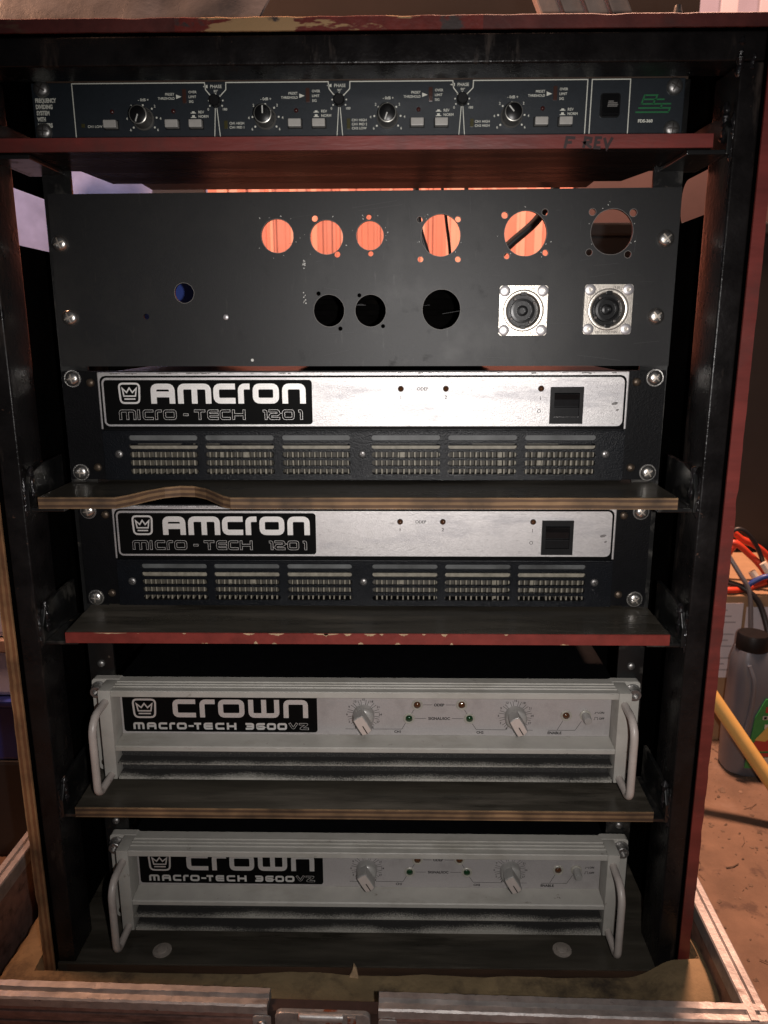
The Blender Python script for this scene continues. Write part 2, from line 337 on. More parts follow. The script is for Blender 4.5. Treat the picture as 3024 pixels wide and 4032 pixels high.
def rrect(x0, x1, z0, z1, r, n=5):
    out = []
    for cx, cz, a in ((x1 - r, z1 - r, 0), (x0 + r, z1 - r, 90), (x0 + r, z0 + r, 180), (x1 - r, z0 + r, 270)):
        for k in range(n + 1):
            t = R(a + 90 * k / n); out.append((cx + r * math.cos(t), cz + r * math.sin(t)))
    return out
def circ(cx, cz, r, n=28, rz=None):
    return [(cx + r * math.cos(2 * PI * k / n), cz + (rz or r) * math.sin(2 * PI * k / n)) for k in range(n)]
def plate(name, outline, holes, y0, y1, mat, parent, plane='XZ', bevel=0.0):
    """sheet with real openings, made by filling a 2D curve; y0 nearest the camera (XZ) or z0,z1 (XY)"""
    cu = bpy.data.curves.new('tmp', 'CURVE'); cu.dimensions = '2D'; cu.fill_mode = 'BOTH'; cu.extrude = abs(y1 - y0) / 2 * mm
    cu.bevel_depth = 0
    for poly in [outline] + list(holes):
        sp = cu.splines.new('POLY'); sp.points.add(len(poly) - 1); sp.use_cyclic_u = True
        for q, p in zip(sp.points, poly): q.co = (p[0] * mm, p[1] * mm, 0, 1)
    ob = bpy.data.objects.new('tmp', cu); me = bpy.data.meshes.new_from_object(ob)
    off = root_off(parent); mid = (y0 + y1) / 2 * mm
    for v in me.vertices:
        x, y, z = v.co
        v.co = Vector((x, mid - z, y)) - off if plane == 'XZ' else Vector((x, y, mid + z)) - off
    bpy.data.objects.remove(ob); bpy.data.curves.remove(cu)
    bm = bmesh.new(); bm.from_mesh(me)
    bmesh.ops.remove_doubles(bm, verts=bm.verts, dist=1e-6)
    bmesh.ops.recalc_face_normals(bm, faces=bm.faces); bm.to_mesh(me); bm.free()
    me.materials.clear(); me.materials.append(MATS[mat]); me.name = name
    me.polygons.foreach_set('use_smooth', [False] * len(me.polygons))
    o = bpy.data.objects.new(name, me); COL.objects.link(o)
    if parent is not None: o.parent = parent
    return o
TXT = {}
def text_geo(st, weight=0.0):
    k = (st, weight)
    if k not in TXT:
        cu = bpy.data.curves.new('tmp', 'FONT'); cu.body = st; cu.size = 1.0; cu.resolution_u = 3; cu.fill_mode = 'FRONT'; cu.offset = weight
        ob = bpy.data.objects.new('tmp', cu); me = bpy.data.meshes.new_from_object(ob)
        vs = [tuple(v.co) for v in me.vertices]; fs = [tuple(p.vertices) for p in me.polygons]
        x0 = min(v[0] for v in vs); x1 = max(v[0] for v in vs); y0 = min(v[1] for v in vs); y1 = max(v[1] for v in vs)
        TXT[k] = (vs, fs, x0, x1, y0, y1); bpy.data.objects.remove(ob); bpy.data.curves.remove(cu); bpy.data.meshes.remove(me)
    return TXT[k]
def text(mb, st, cx, cz, h, y, width=None, weight=0.012, align='C', slant=0.0):
    """flat lettering on a front plane: h = cap height; width squeezes the line to that length"""
    vs, fs, x0, x1, y0, y1 = text_geo(st, weight)
    cap = text_geo('H', weight); sz = h / (cap[5] - cap[4]); sx = sz if width is None else width / (x1 - x0)
    ox = {'C': (x0 + x1) / 2, 'L': x0, 'R': x1}[align]
    mb.add([(cx + (a - ox) * sx + (b - 0.36) * sz * slant, y, cz + (b - (cap[4] + cap[5]) / 2) * sz) for a, b, _ in vs], fs)

# ---- rounded block lettering (strokes)
def fillet(pts, r, closed, n=4):
    P = [Vector(p) for p in pts]; out = []; m = len(P)
    for i in range(m):
        if not closed and i in (0, m - 1): out.append(P[i]); continue
        a = P[i - 1]; b = P[i]; c = P[(i + 1) % m]; u = (a - b); v = (c - b)
        rr = min(r, u.length * 0.5, v.length * 0.5); u.normalize(); v.normalize()
        for k in range(n + 1):
            t = k / n; out.append((b + u * rr) * (1 - t) ** 2 + b * 2 * t * (1 - t) + (b + v * rr) * t * t)
    return out
def glyph(ch, x0, x1, z0, z1, sw):
    h = sw / 2; L = x0 + h; Rr = x1 - h; B = z0 + h; T = z1 - h; M = (z0 + z1) / 2; X = (x0 + x1) / 2
    G = {'A': [([(L, z0), (L, T), (Rr, T), (Rr, z0)], 0), ([(L, M - sw * .12), (Rr, M - sw * .12)], 0)],
         'm': [([(L, z0), (L, T), (Rr, T), (Rr, z0)], 0), ([(X, T), (X, z0)], 0)],
         'c': [([(x1, T), (L, T), (L, B), (x1, B)], 0)], 'r': [([(L, z0), (L, T), (x1, T)], 0)],
         'o': [([(L, B), (L, T), (Rr, T), (Rr, B)], 1)], 'n': [([(L, z0), (L, T), (Rr, T), (Rr, z0)], 0)],
         'w': [([(L, z1), (L, B), (Rr, B), (Rr, z1)], 0), ([(X, z1), (X, B)], 0)], 'I': [([(X, z0), (X, z1)], 0)],
         '-': [([(x0, M), (x1, M)], 0)], 'T': [([(x0, T), (x1, T)], 0), ([(X, z0), (X, T)], 0)],
         'E': [([(x1, T), (L, T), (L, B), (x1, B)], 0), ([(L, M), (x1, M)], 0)],
         'H': [([(L, z0), (L, z1)], 0), ([(Rr, z0), (Rr, z1)], 0), ([(L, M), (Rr, M)], 0)],
         '1': [([(Rr - sw * 1.15, T - sw * .1), (Rr, T), (Rr, z0)], 0)], '2': [([(x0, T), (Rr, T), (Rr, M), (L, M), (L, B), (x1, B)], 0)],
         '3': [([(x0, T), (Rr, T), (Rr, B), (x0, B)], 0), ([(x0 + sw * .5, M), (Rr, M)], 0)],
         '6': [([(x1, T), (L, T), (L, B), (Rr, B), (Rr, M), (L, M)], 0)],
         'V': [([(L, z1), (X, z0 + h), (Rr, z1)], 0)], 'Z': [([(x0, T), (Rr, T), (L, B), (x1, B)], 0)]}
    return G[ch]
def letters(mb, spec, z0, z1, sw, y, outline=0.0, r=None):
    """spec: (char, x0, x1); outline>0 shrinks every stroke by that much (the inner fill of hollow letters)"""
    k = 0
    for ch, x0, x1 in spec:
        if outline and ch == '-' : pass
        for pts, cl in glyph(ch, x0, x1, z0, z1 if ch != '-' else z1, sw if ch != '-' else sw * 0.9):
            P = [Vector(p) for p in pts]
            if outline and not cl:
                P[0] += (P[1] - P[0]).normalized() * outline * (1 if True else 0); P[-1] += (P[-2] - P[-1]).normalized() * outline
            if len(P) > 2: P = fillet([tuple(p) for p in P], r or sw * 0.75, cl)
            mb.stroke([(p[0], p[1]) for p in P], (sw if ch != '-' else sw * .9) - 2 * outline, y - 0.012 * (k % 5), bool(cl)); k += 1
def crown_icon(mb, x0, x1, z0, z1, y, sw):
    W = x1 - x0; H = z1 - z0
    def q(a, b): return (x0 + a * W, z0 + b * H)
    ring = fillet([q(.05, .05), q(.0, .97), q(1.0, .97), q(.95, .05)], W * .2, True)
    mb.stroke([(p.x, p.y) for p in ring], sw, y, True)
    cr = [q(.22, .38), q(.16, .74), q(.36, .55), q(.50, .76), q(.64, .55), q(.84, .74), q(.78, .38)]
    mb.stroke(cr, sw * .72, y, True); mb.stroke([q(.23, .24), q(.77, .24)], sw * .72, y)

# ---- small hardware
def screw_mesh(mb, x, y, z, r=6.2, h=3.0):
    mb.lathe([(r, -0.6), (r, 0.5), (r * .93, h * .45), (r * .72, h * .80), (r * .40, h * .97), (0.01, h)], (x, y, z), 24)
def cross_mesh(mb, x, y, z, r=6.2, h=3.0, ang=20, wd=1.1):
    a = R(ang)
    for k in (0, 1):
        c, s_ = math.cos(a + k * PI / 2), math.sin(a + k * PI / 2); n = 6
        top = []
        for i in range(n + 1):
            t = -0.62 + 1.24 * i / n; rr = abs(t) * r
            hh = h * (1 - (rr / r) ** 2 * 0.35) + 0.10 + 0.03 * k
            top.append((t * r, hh))
        vs = []; fs = []
        for u, hh in top:
            for sgn in (-1, 1):
                vs.append((x + c * u - s_ * sgn * wd / 2, y - hh, z + s_ * u + c * sgn * wd / 2))
        for i in range(n): fs.append((2 * i, 2 * i + 1, 2 * i + 3, 2 * i + 2))
        mb.add(vs, fs)
def pan_screw(parent, x, y, z, r=6.2, h=3.2, ang=20, mat='zinc', slot='slot_light', name='rack_screw', washer=False):
    b = MB(); screw_mesh(b, x, y, z, r, h)
    if washer: b.lathe([(r * 1.16, -0.2), (r * 1.16, 0.25), (r * 0.8, 0.3)], (x, y, z), 24)
    o = b.build(name, mat, parent, smooth=True)
    c = MB(); cross_mesh(c, x, y, z, r, h, ang); c.build('drive_slot', slot, o)
    return o
def rivet(parent, x, y, z, r=3.2, mat='zinc_brown', name='rivet'):
    b = MB(); b.lathe([(r, -0.3), (r * .95, r * .3), (r * .7, r * .55), (r * .3, r * .68), (0.01, r * .7)], (x, y, z), 16)
    return b.build(name, mat, parent, smooth=True)

# ================================================================== SETTING
def struct(o): o['kind'] = 'structure'; return o
b = MB()
NX, NY = 60, 50
for j in range(NY + 1):
    for i in range(NX + 1):
        x = -1800 + 3800 * i / NX; y = -700 + 2900 * j / NY
        b.v.append((x, y, -690 + 1.6 * mnoise.noise(Vector((x * .012, y * .012, 3.1)))))
for j in range(NY):
    for i in range(NX): k = j * (NX + 1) + i; b.f.append((k, k + 1, k + NX + 2, k + NX + 1))
struct(b.build('floor', 'floor', smooth=True))
b = MB(); random.seed(31)
for q in range(1100):
    x = random.uniform(315, 720); y = random.uniform(-160, 700); sz = random.choice([.9, 1.2, 1.7, 2.2, 3.2]); n = 5
    if q % 23 == 0: sz *= 2.0
    a0 = random.uniform(0, PI); st = random.uniform(.5, 1); z = -689.6 + 1.6 * mnoise.noise(Vector((x * .012, y * .012, 3.1)))
    ring = [(x + sz * math.cos(a0) * math.cos(2 * PI * k / n) - sz * st * math.sin(a0) * math.sin(2 * PI * k / n), y + sz * math.sin(a0) * math.cos(2 * PI * k / n) + sz * st * math.cos(a0) * math.sin(2 * PI * k / n), z) for k in range(n)]
    b.add(ring + [(x, y, z + sz * random.uniform(.4, .9))], [(k, (k + 1) % n, n) for k in range(n)])
for q in range(60):                                # straws and splinters
    x = random.uniform(315, 640); y = random.uniform(-120, 500); a = random.uniform(0, PI); ln_ = random.uniform(5, 26)
    b.tube([(x, y, -688.6), (x + ln_ * .5 * math.cos(a), y + ln_ * .5 * math.sin(a), -688.0), (x + ln_ * math.cos(a + .2), y + ln_ * math.sin(a + .2), -688.7)], random.uniform(.3, .8), 5)
gt = b.build('floor_grit', 'grit'); gt['kind'] = 'stuff'; gt['label'] = 'grit and splinters scattered on the brown floor'; gt['category'] = 'debris'
b = MB(); b.box(-1900, -300, 1760, 1790, -690, 1500)
bw = struct(b.build('back_wall', 'wall_lilac'))
b = MB(); b.box(-300, 2100, 1762, 1790, -690, 1500); b.build('wall_section', 'wall_grey', bw)
for x in (905, 1010):
    b = MB(); b.box(x, x + 48, 1742, 1759, -690, 1500); b.build('wall_batten', 'wall_pale', bw, bevel=3)

# ================================================================== RACK CASE
case = thing('rack_case', 'battered black equipment rack case with red and bare plywood edges and a steel frame', 'rack case', (0, 150, -618))
def side_panel(x0, x1, flare, hz0, hz1, name='side_panel'):
    out = [(-61, -618), (194, -618), (194, -70), (120, -66), (120, 133), (-61, 133)]
    hole = rrect(2, 108, hz0, hz1, 14)
    b = MB()
    o = plate(name, out, [hole], x0, x1, 'panel_black', None)
    for v in o.data.vertices:                     # plate is made in XZ: turn it into YZ and let the foot splay a little
        px, py, pz = v.co; t = (0.133 - pz) / 0.751
        v.co = Vector((py + flare * mm * t, px, pz)) - root_off(case)
    bm = bmesh.new(); bm.from_mesh(o.data); bmesh.ops.recalc_face_normals(bm, faces=bm.faces); bm.to_mesh(o.data); bm.free()
    o.parent = case
    return o
def jag_strip_v(x_in, x_out, flare, z0, z1, y0, y1, mat, parent, jag_sign, n=150, amp=1.0):
    """upright painted edge whose outer arris is splintered"""
    b = MB(); vs = []
    for i in range(n + 1):
        z = z0 + (z1 - z0) * i / n; sh = flare * (133 - z) / 751
        j = amp * (max(0, mnoise.noise(Vector((z * .05, x_out, 1))) * 2.0) + 0.6 * abs(mnoise.noise(Vector((z * .4, x_out, 5)))))
        xo = x_out + sh - jag_sign * j; xi = x_in + sh
        vs += [(xi, y0, z), (xo, y0, z), (xo + jag_sign * min(j, 1.5) * .6, y1, z), (xi, y1, z)]
    fs = []
    for i in range(n):
        a = 4 * i; c = a + 4
        fs += [(a, a + 1, c + 1, c), (a + 1, a + 2, c + 2, c + 1), (a + 3, a, c, c + 3)]
    b.add(vs, fs)
    return b.build('edge_band', mat, parent)
sp = side_panel(271.6, 280.4, 0, 22, 60); sp['label'] = 'side board with a red painted front edge'
jag_strip_v(271.6, 280.8, 0, -618, 124, -63, -61.2, 'red_paint_clean', sp, 1)
sp = side_panel(-281.5, -272.6, 0, 0, 46); sp['label'] = 'side board with a bare plywood front edge'
jag_strip_v(-272.6, -281.9, 0, -618, 124, -63, -61.2, 'ply_x', sp, -1, amp=0.9)
# top board with a chipped edge
b = MB(); b.box(-281, 280, -61, 184, 125.2, 133); tp = b.build('top_panel', 'panel_black', case)
def top_edge(xa, xb, mat, n):
    b = MB(); vs = []
    for i in range(n + 1):
        x = xa + (xb - xa) * i / n
        dn = 0.8 * max(0, mnoise.noise(Vector((x * .06, 2, 2)))) + 0.3 * mnoise.noise(Vector((x * .3, 9, 2)))
        upz = 133.4 - 1.4 * max(0, mnoise.noise(Vector((x * .045, 5, 8)))) - 0.5 * abs(mnoise.noise(Vector((x * .3, 5, 8))))
        if x > 270: upz -= (x - 270) ** 2 * 0.035
        vs += [(x, -63, 124.8 + dn * .6), (x, -63, upz - 0.5), (x, -62, upz), (x, -61.2, upz), (x, -61.2, 124.8 + dn * .6)]
    fs = []
    for i in range(n):
        a = 5 * i; c = a + 5
        for k in range(4): fs.append((a + k, a + k + 1, c + k + 1, c + k))
        fs.append((a + 4, a, c, c + 4))
    b.add(vs, fs); return b.build('edge_band', mat, tp)
top_edge(-283, -118, 'red_paint_dark', 50); top_edge(-118, 84, 'red_paint_worn', 60); top_edge(84, 281.5, 'red_paint_dark', 60)
# floor board
b = MB(); b.box(-270.8, 270, -61, 183, -618, -609); fb = b.build('floor_board', 'shelf_board', case, bevel=0.8)
b = MB(); b.box(-262, 262, -62.0, -61.2, -617.6, -610); b.build('edge_band', 'brown_strip', fb)
for x, y in ((-182.2, -46), (177.1, -40)):
    b = MB(); b.lathe([(8.6, -1), (8.4, 0.9), (5.2, 1.5), (4.8, 2.4), (2.5, 3.2), (0.01, 3.3)], (x, y, -609), 20, 'Z'); b.build('floor_bolt', 'bolt_pale', fb, smooth=True)
# steel frame
def bead(parent, x, y, z0, z1, r=3.0, seed=0):
    b = MB(); n = 14; pts = []; rr = []
    for i in range(n + 1):
        z = z0 + (z1 - z0) * i / n
        pts.append((x + 1.4 * mnoise.noise(Vector((seed, z * .2, 0))), y + 1.2 * mnoise.noise(Vector((seed, z * .25, 4))), z))
        rr.append(r * (0.55 + 0.8 * abs(mnoise.noise(Vector((seed + 3, z * .33, 7))))) if 0 < i < n else r * .3)
    b.tube(pts, rr, 9); return b.build('weld_bead', 'weld', parent, smooth=True)
b = MB(); b.box(254.2, 270, -60, -18, -608.8, 105); pr = b.build('frame_post', 'steel_paint', case, bevel=1.6, seg=3, smooth=True)
b = MB(); b.box(-270.4, -254.8, -60, -22, -608.8, 105); pl = b.build('frame_post', 'steel_paint', case, bevel=1.6, seg=3, smooth=True)
b = MB(); b.box(-270.6, 270.2, -60, -28, 105.4, 123.6); tb = b.build('top_beam', 'steel_paint', case, bevel=1.6, seg=3, smooth=True)
bead(tb, 254, -58.6, 96, 122, 3.2, 11); bead(tb, 262, -59.4, 100, 110, 2.6, 13)
b = MB(); b.box(-243, 243, 6, 14, 113.4, 125); b.build('filler_strip', 'brown_strip', case)
SHELF = {'a': 61.3, 'b': -188.6, 'c': -297.4, 'd': -453.3}
T = 9.0
for i, (k, z) in enumerate(SHELF.items()):
    for sd, p in ((1, pr), (-1, pl)):
        xo = 254 if sd > 0 else -254.6; b = MB()
        up_ = 22 if k != 'a' else 16
        prof = [(-58, z - T - 3.2), (6, z - T - 3.2), (6, z + up_), (-30, z + up_ - 1), (-52, z + up_ - 6), (-58, z + 4)]
        xi = xo - sd * 3.2
        b.prism(prof, min(xo, xi), max(xo, xi), 'X')
        b.box(min(xi - sd * 26, xi), max(xi - sd * 26, xi), -57, 6, z - T - 3.2, z - T - 0.2)
        rn = b.build('runner', 'steel_plain', case, bevel=0.5)
        xb = 254.6 if sd > 0 else -255.2
        bead(rn, xb, -57, z - T - 8, z + 14, 2.8, i * 3 + sd)
        bead(rn, xb - sd * 3, -50, z - 4, z + 22, 3.4, i * 5 + sd + 20)
b = MB(); b.box(-271, 271, 185, 193, -618, -98); b.build('light_stop_board', 'panel_black', case)  # unseen board, added to keep bounced light out of the lower rack
# rack rails
for sd in (1, -1):
    b = MB(); b.box(min(221 * sd, 243 * sd), max(221 * sd, 243 * sd), 0.6, 3.2, -608, 112)
    b.box(min(240.4 * sd, 243 * sd), max(240.4 * sd, 243 * sd), 3.2, 26, -608, 112)
    rl = b.build('rack_rail', 'steel_plain', case)
    for z in (54.3, -352, -509.5): rivet(rl, 232.5 * sd, 0.6, z, 3.4, 'zinc_dull', 'rail_nut')

# shelves
def shelf(outline, z, mat, emat, edge_path, under=None):
    o = plate('shelf', outline, [], z - T, z, mat, case, 'XY')
    b = MB()
    n = len(edge_path); vs = []
    for (x, y) in edge_path: vs += [(x, y - 0.7, z - T + .2), (x, y - 0.7, z - .25), (x, y + 0.1, z + .05), (x, y + .1, z - T)]
    fs = []
    for i in range(n - 1):
        a = 4 * i; c = a + 4; fs += [(a, a + 1, c + 1, c), (a + 1, a + 2, c + 2, c + 1), (a + 3, a, c, c + 3)]
    b.add(vs, fs); e = b.build('edge_band', emat, o)
    return o, e
Z = SHELF['a']
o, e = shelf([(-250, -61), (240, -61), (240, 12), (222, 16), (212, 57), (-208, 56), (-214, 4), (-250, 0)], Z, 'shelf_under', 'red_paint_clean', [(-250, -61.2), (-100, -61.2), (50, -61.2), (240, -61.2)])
o['label'] = 'uppermost shelf with a red painted front edge and marker writing'
b = MB(); k = 0
def hand(pts, wd=1.9):
    global k
    b.stroke([(140 + p[0], 51.6 + p[1]) for p in pts], wd, -62.05 - 0.02 * k); k += 1
hand([(1, 0.8), (2.2, 7.6), (7.8, 7.2)]); hand([(1.6, 4.4), (5.6, 4.6)])
hand([(13.5, 1), (14.6, 7.4), (18.4, 6.8), (18.0, 4.6), (14.4, 4.2), (18.8, 1)])
hand([(25.6, 7.2), (21.8, 7.3), (21.0, 1.2), (25, 1.0)]); hand([(21.5, 4.3), (24.6, 4.4)]); hand([(27.2, 7.2), (29.2, 1.0), (32.6, 7.4)])
b.build('marker_writing', 'marker', o)
Z = SHELF['b']
sc_ = [(-184, -61), (-177, -52), (-168, -36), (-158, -23), (-147, -17), (-135, -18.5), (-124, -27), (-113, -42), (-104, -55), (-97, -61)]
o, e = shelf([(-243, -61)] + sc_ + [(237.5, -61), (240, 60), (-243, 60)], Z, 'shelf_board', 'ply_z', [(-243, -61.2)] + [(x, y - .2) for x, y in sc_] + [(237.5, -61.2)])
o['label'] = 'bare plywood shelf with a scooped hand hold'
Z = SHELF['c']
o, e = shelf([(-233, -61), (240.5, -61), (243, 60), (-240, 60)], Z, 'shelf_board', 'red_paint', [(-233, -61.2), (0, -61.2), (240.5, -61.2)])
o['label'] = 'shelf with a chipped red front edge'
b = MB(); random.seed(21)
for cx_, wd, dp, top_ in ((-92, 9, 2.2, 1), (-84, 3, 4.0, 0), (-72, 12, 2.6, 1), (-70, 4, 1.6, 0), (-37, 20, 2.0, 1), (-29, 4, 3.4, 1), (-13, 6, 3.0, 1), (-2, 4, 2.6, 0), (3, 9, 3.2, 1), (15, 3, 2.0, 1), (30, 7, 2.4, 1), (27, 4, 2.2, 0), (48, 3, 1.5, 1), (63, 5, 3.2, 1), (70, 2.5, 2, 0), (112, 3, 1.6, 1), (-140, 3, 1.2, 1), (-210, 26, 1.0, 1)):
    n = 11; zb = Z - .1 if top_ else Z - T + .25; sg = -1 if top_ else 1
    e1 = [(cx_ + wd * i / n, zb) for i in range(n + 1)]
    e2 = [(cx_ + wd * i / n + random.uniform(-.25, .25), zb + sg * (.15 + dp * max(0, .55 * math.sin(PI * i / n) + .5 * mnoise.noise(Vector((cx_ + i * .9, 3, 1)))))) for i in range(n, -1, -1)]
    b.prism(e1 + e2, -62.02, -61.95)
b.build('paint_chips', 'chip_wood', e)['kind'] = 'stuff'
Z = SHELF['d']
o, e = shelf([(-240, -61), (240, -61), (243, 60), (-243, 60)], Z, 'shelf_board', 'ply_z', [(-240, -61.2), (0, -61.2), (240, -61.2)])
o['label'] = 'lowest plywood shelf with a splintered bare edge'

# ================================================================== CROSSOVER UNIT (1U, navy)
bss = thing('crossover_unit', 'slim navy blue crossover unit with knobs and a green logo, uppermost in the rack', 'crossover', (-2.5, 0, 68.4))
FY = -2.2
def bz(r): return 91.5 + r
b = MB(); b.box(-243.5, 238.5, FY, 0.2, 68.4, 112.2); b.build('front_panel', 'navy', bss, bevel=0.5)
b = MB(); b.box(-216, 214, 4, 190, 70, 111); b.build('chassis', 'plastic_matt', bss)
for x, z, a in ((-235.6, bz(16.6), 60), (-236.5, bz(-12.4), 85), (230.8, bz(14.8), 60), (230.8, bz(-13.8), 88)):
    pan_screw(bss, x, FY, z, 6.0, 3.4, a, 'zinc_dull', 'slot_dark', 'rack_screw')
wp = MB(); py = FY - 0.06
def ln(pts, wd=0.55): wp.stroke(pts, wd, py)
secs = [-106.4, -14.8, 75.9]; ofs = [0.0, 91.5, 182.2, 273.6]
top = bz(20.0)
ln([(-212.7, bz(-22)), (-212.9, top), (-114.2, top), (-113.6, bz(15.2)), (-110.1, bz(11.2))], .7)
for i, px in enumerate(secs):
    ln([(px + 3.6, bz(11.2)), (px + 7.8, bz(15.2)), (px + 8.0, top), (px + 83.6 if i < 2 else 167.4, top)] + ([(px + 84.2, bz(15.2)), (px + 87.6, bz(11.2))] if i < 2 else [(166.9, bz(-22))]), .7)
    ln([(px - .6, bz(2.8)), (px - 2.4, bz(-22))], .55); ln([(px + .6, bz(2.8)), (px + 2.6, bz(-22))], .55)
    for a in (-120, -80, -40, 0, 40, 80, 120):
        x, z = px + 5.3 * math.sin(R(a)), bz(7.0) + 5.3 * math.cos(R(a)); wp.prism(circ(x, z, .6, 8), py, py + .03)
    text(wp, 'PHASE', px + .6, bz(17.4), 2.2, py, 8.4); wp.add([(px - 9.2, py, bz(17.4)), (px - 5.6, py, bz(18.6)), (px - 5.6, py, bz(16.2))], [(0, 1, 2)])
    text(wp, '90°', px + .3, bz(14.2), 1.7, py); text(wp, '0', px - 5.9, bz(2.0), 1.7, py); text(wp, '180', px + 6.6, bz(2.0), 1.7, py)
ln([(170.2, bz(-22)), (170.6, top), (198.5, top), (198.6, bz(-22))], .7)
chs = [('CH1 LOW',), ('CH1 HIGH', 'CH1 MID 1'), ('CH1 HIGH', 'CH1 MID 2', 'CH2 LOW'), ('CH1 HIGH', 'CH2 HIGH')]
kx = [-161.0, -69.8, 20.8, 112.4]; kang = [200, 0, 200, -42]
for i in range(4):
    d = ofs[i]; cx = kx[i]; cz = bz(-4.4)
    for a in (-126, -84, -42, 0, 42, 84, 126):
        wp.prism(circ(cx + 9.8 * math.sin(R(a)), cz + 9.6 * math.cos(R(a)), .72, 8), py, py + .03)
    text(wp, '- 0dB +', cx + .6, cz + 13.2, 1.9, py)
    for a, st in ((-126, '6'), (-88, '4'), (-44, '2'), (44, '2'), (88, '4'), (126, '6')):
        text(wp, st, cx + 12.6 * math.sin(R(a)), cz + 12.4 * math.cos(R(a)), 1.8, py)
    text(wp, 'PRESET', -137.0 + d, bz(12.4), 1.7, py, 6.8, align='R'); text(wp, 'THRESHOLD', -137.0 + d, bz(9.6), 1.7, py, 12.4, align='R')
    wp.add([(-135.8 + d, py, bz(12.2)), (-131.8 + d, py, bz(10.7)), (-135.8 + d, py, bz(9.2))], [(0, 1, 2)])
    for q, st in enumerate(('OVER', 'LIMIT', 'SIG')): text(wp, st, -126.4 + d, bz(13.8 - 3.2 * q), 1.7, py, align='L')
    for q, st in enumerate(('REV', 'NORM')):
        z = bz(0.2 - 3.0 * q); text(wp, st, -119.8 + d, z, 1.8, py, align='L')
        wp.add([(-125.6 + d, py, z - .9), (-121.6 + d, py, z - .9), (-121.6 + d, py, z - .4), (-125.6 + d, py, z - .4)], [(0, 1, 2, 3)])
        wp.add([(-124.6 + d, py, z - .4), (-122.6 + d, py, z - .4), (-122.6 + d, py, z + (.5 if q == 0 else .9)), (-124.6 + d, py, z + (.5 if q == 0 else .9))], [(0, 1, 2, 3)])
    tx = -203.4 if i == 0 else -97.0 + (i - 1) * 91.3
    for q, st in enumerate(chs[i]): text(wp, st, tx, bz(-9.2 if i == 0 else (-7.6 - 2.8 * q + (1.6 if len(chs[i]) == 3 else 0))), 1.7, py, align='L')
fo = [(-241.2, 'FREQUENCY', 15.6), (-241.2, 'DIVIDING', 12.6), (-241.0, 'SYSTEM', 9.6), (-241.0, 'WITH', 6.4), (-240.8, 'LIMITERS', 11.0)]
for q, (x, st, wd) in enumerate(fo): text(wp, st, x, bz(8.8 - 4.25 * q), 3.1, py, wd, weight=0.05, align='L')
text(wp, 'FDS-360', 211.2, bz(-8.1), 2.2, py, 10.8, weight=0.04)
wp.build('white_print', 'print_cream', bss)
# green stripe logo
gp = MB()
def gl(pts, wd=1.05): gp.stroke([(p[0] + (p[1] - 3.0) * .34, bz(p[1])) for p in pts], wd, py)
gl([(207.6, 9.2), (216.6, 9.2), (216.6, 6.4), (207.6, 6.4)]); gl([(207.4, 9.6), (207.4, 3.0)]); gl([(207.4, 3.4), (229.0, 3.4)]); gl([(216.6, 6.4), (223.0, 6.4)])
gl([(222.4, 3.4), (222.6, .6)]); gl([(206.2, .6), (229.4, .6), (229.4, -2.2)]); gl([(205.2, -2.2), (229.9, -2.2)]); gl([(216.2, 6.4), (216.0, 3.4)])
gp.build('green_logo', 'print_green', bss)
for i, px in enumerate(secs):
    b = MB(); b.lathe([(4.1, 0), (4.0, 5.4), (3.5, 6.0), (0.01, 6.0)], (px, FY, bz(7.0)), 20); kb = b.build('phase_knob', 'plastic_matt', bss, smooth=True)
for i in range(4):
    d = ofs[i]; cx = kx[i]; cz = bz(-4.4); a = R(kang[i])
    b = MB(); b.lathe([(8.0, 0), (8.0, 1.4), (7.1, 2.2), (6.6, 13.0), (6.4, 13.4)], (cx, FY, cz), 32); kb = b.build('level_knob', 'knob_skirt', bss, smooth=True)
    b = MB(); b.lathe([(6.45, 13.2), (6.45, 13.9), (5.9, 14.1), (5.8, 13.5)], (cx, FY, cz), 32); b.build('knob_ring', 'ring_silver', kb, smooth=True)
    b = MB(); b.lathe([(5.9, 13.3), (5.85, 14.2), (5.5, 14.4), (0.01, 14.4)], (cx, FY, cz), 28); b.build('knob_cap', 'plastic_black', kb, smooth=True)
    b = MB(); b.stroke([(cx, cz), (cx + 5.2 * math.sin(a), cz + 5.2 * math.cos(a))], 0.9, FY - 14.5); b.build('pointer', 'print_white', kb)
    bx_ = ([-185.4] if i == 0 else []) + [-139.4 + d, -121.6 + d]
    for x in bx_:
        b = MB(); b.ybox(x, bz(-8.4), 9.6, 5.4, FY - 5.2, FY + .2); bt = b.build('push_button', 'button_grey', bss, bevel=0.7)
        b = MB(); b.ybox(x, bz(-8.4), 11.0, 6.8, FY - 0.35, FY + .1); b.build('button_frame', 'plastic_matt', bt)
    for x in ([-184.3] if i == 0 else []) + [-138.4 + d]:
        b = MB(); b.lathe([(1.6, 0), (1.5, .7), (.8, 1.3), (.01, 1.4)], (x, FY, bz(.8)), 12); b.build('indicator_lamp', 'led_red', bss, smooth=True)
    b = MB(); b.ybox(-129.6 + d, bz(11.0), 2.8, 9.6, FY - .5, FY + .1); b.build('level_meter', 'led_bar', bss, bevel=.2)
    b = MB(); b.ybox(-206.8 if i == 0 else -99.6 + (i - 1) * 91.5, bz(-8.6), 2.6, 2.6 if i == 0 else (7.4 if i == 2 else 5.6), FY - .4, FY + .1); b.build('band_lamp', 'led_yellow', bss, bevel=.2)
b = MB(); b.prism(rrect(177.2, 191.8, bz(-5.8), bz(10.6), 2.2), FY - 1.2, FY + .1); sw = b.build('power_switch', 'plastic_black', bss)
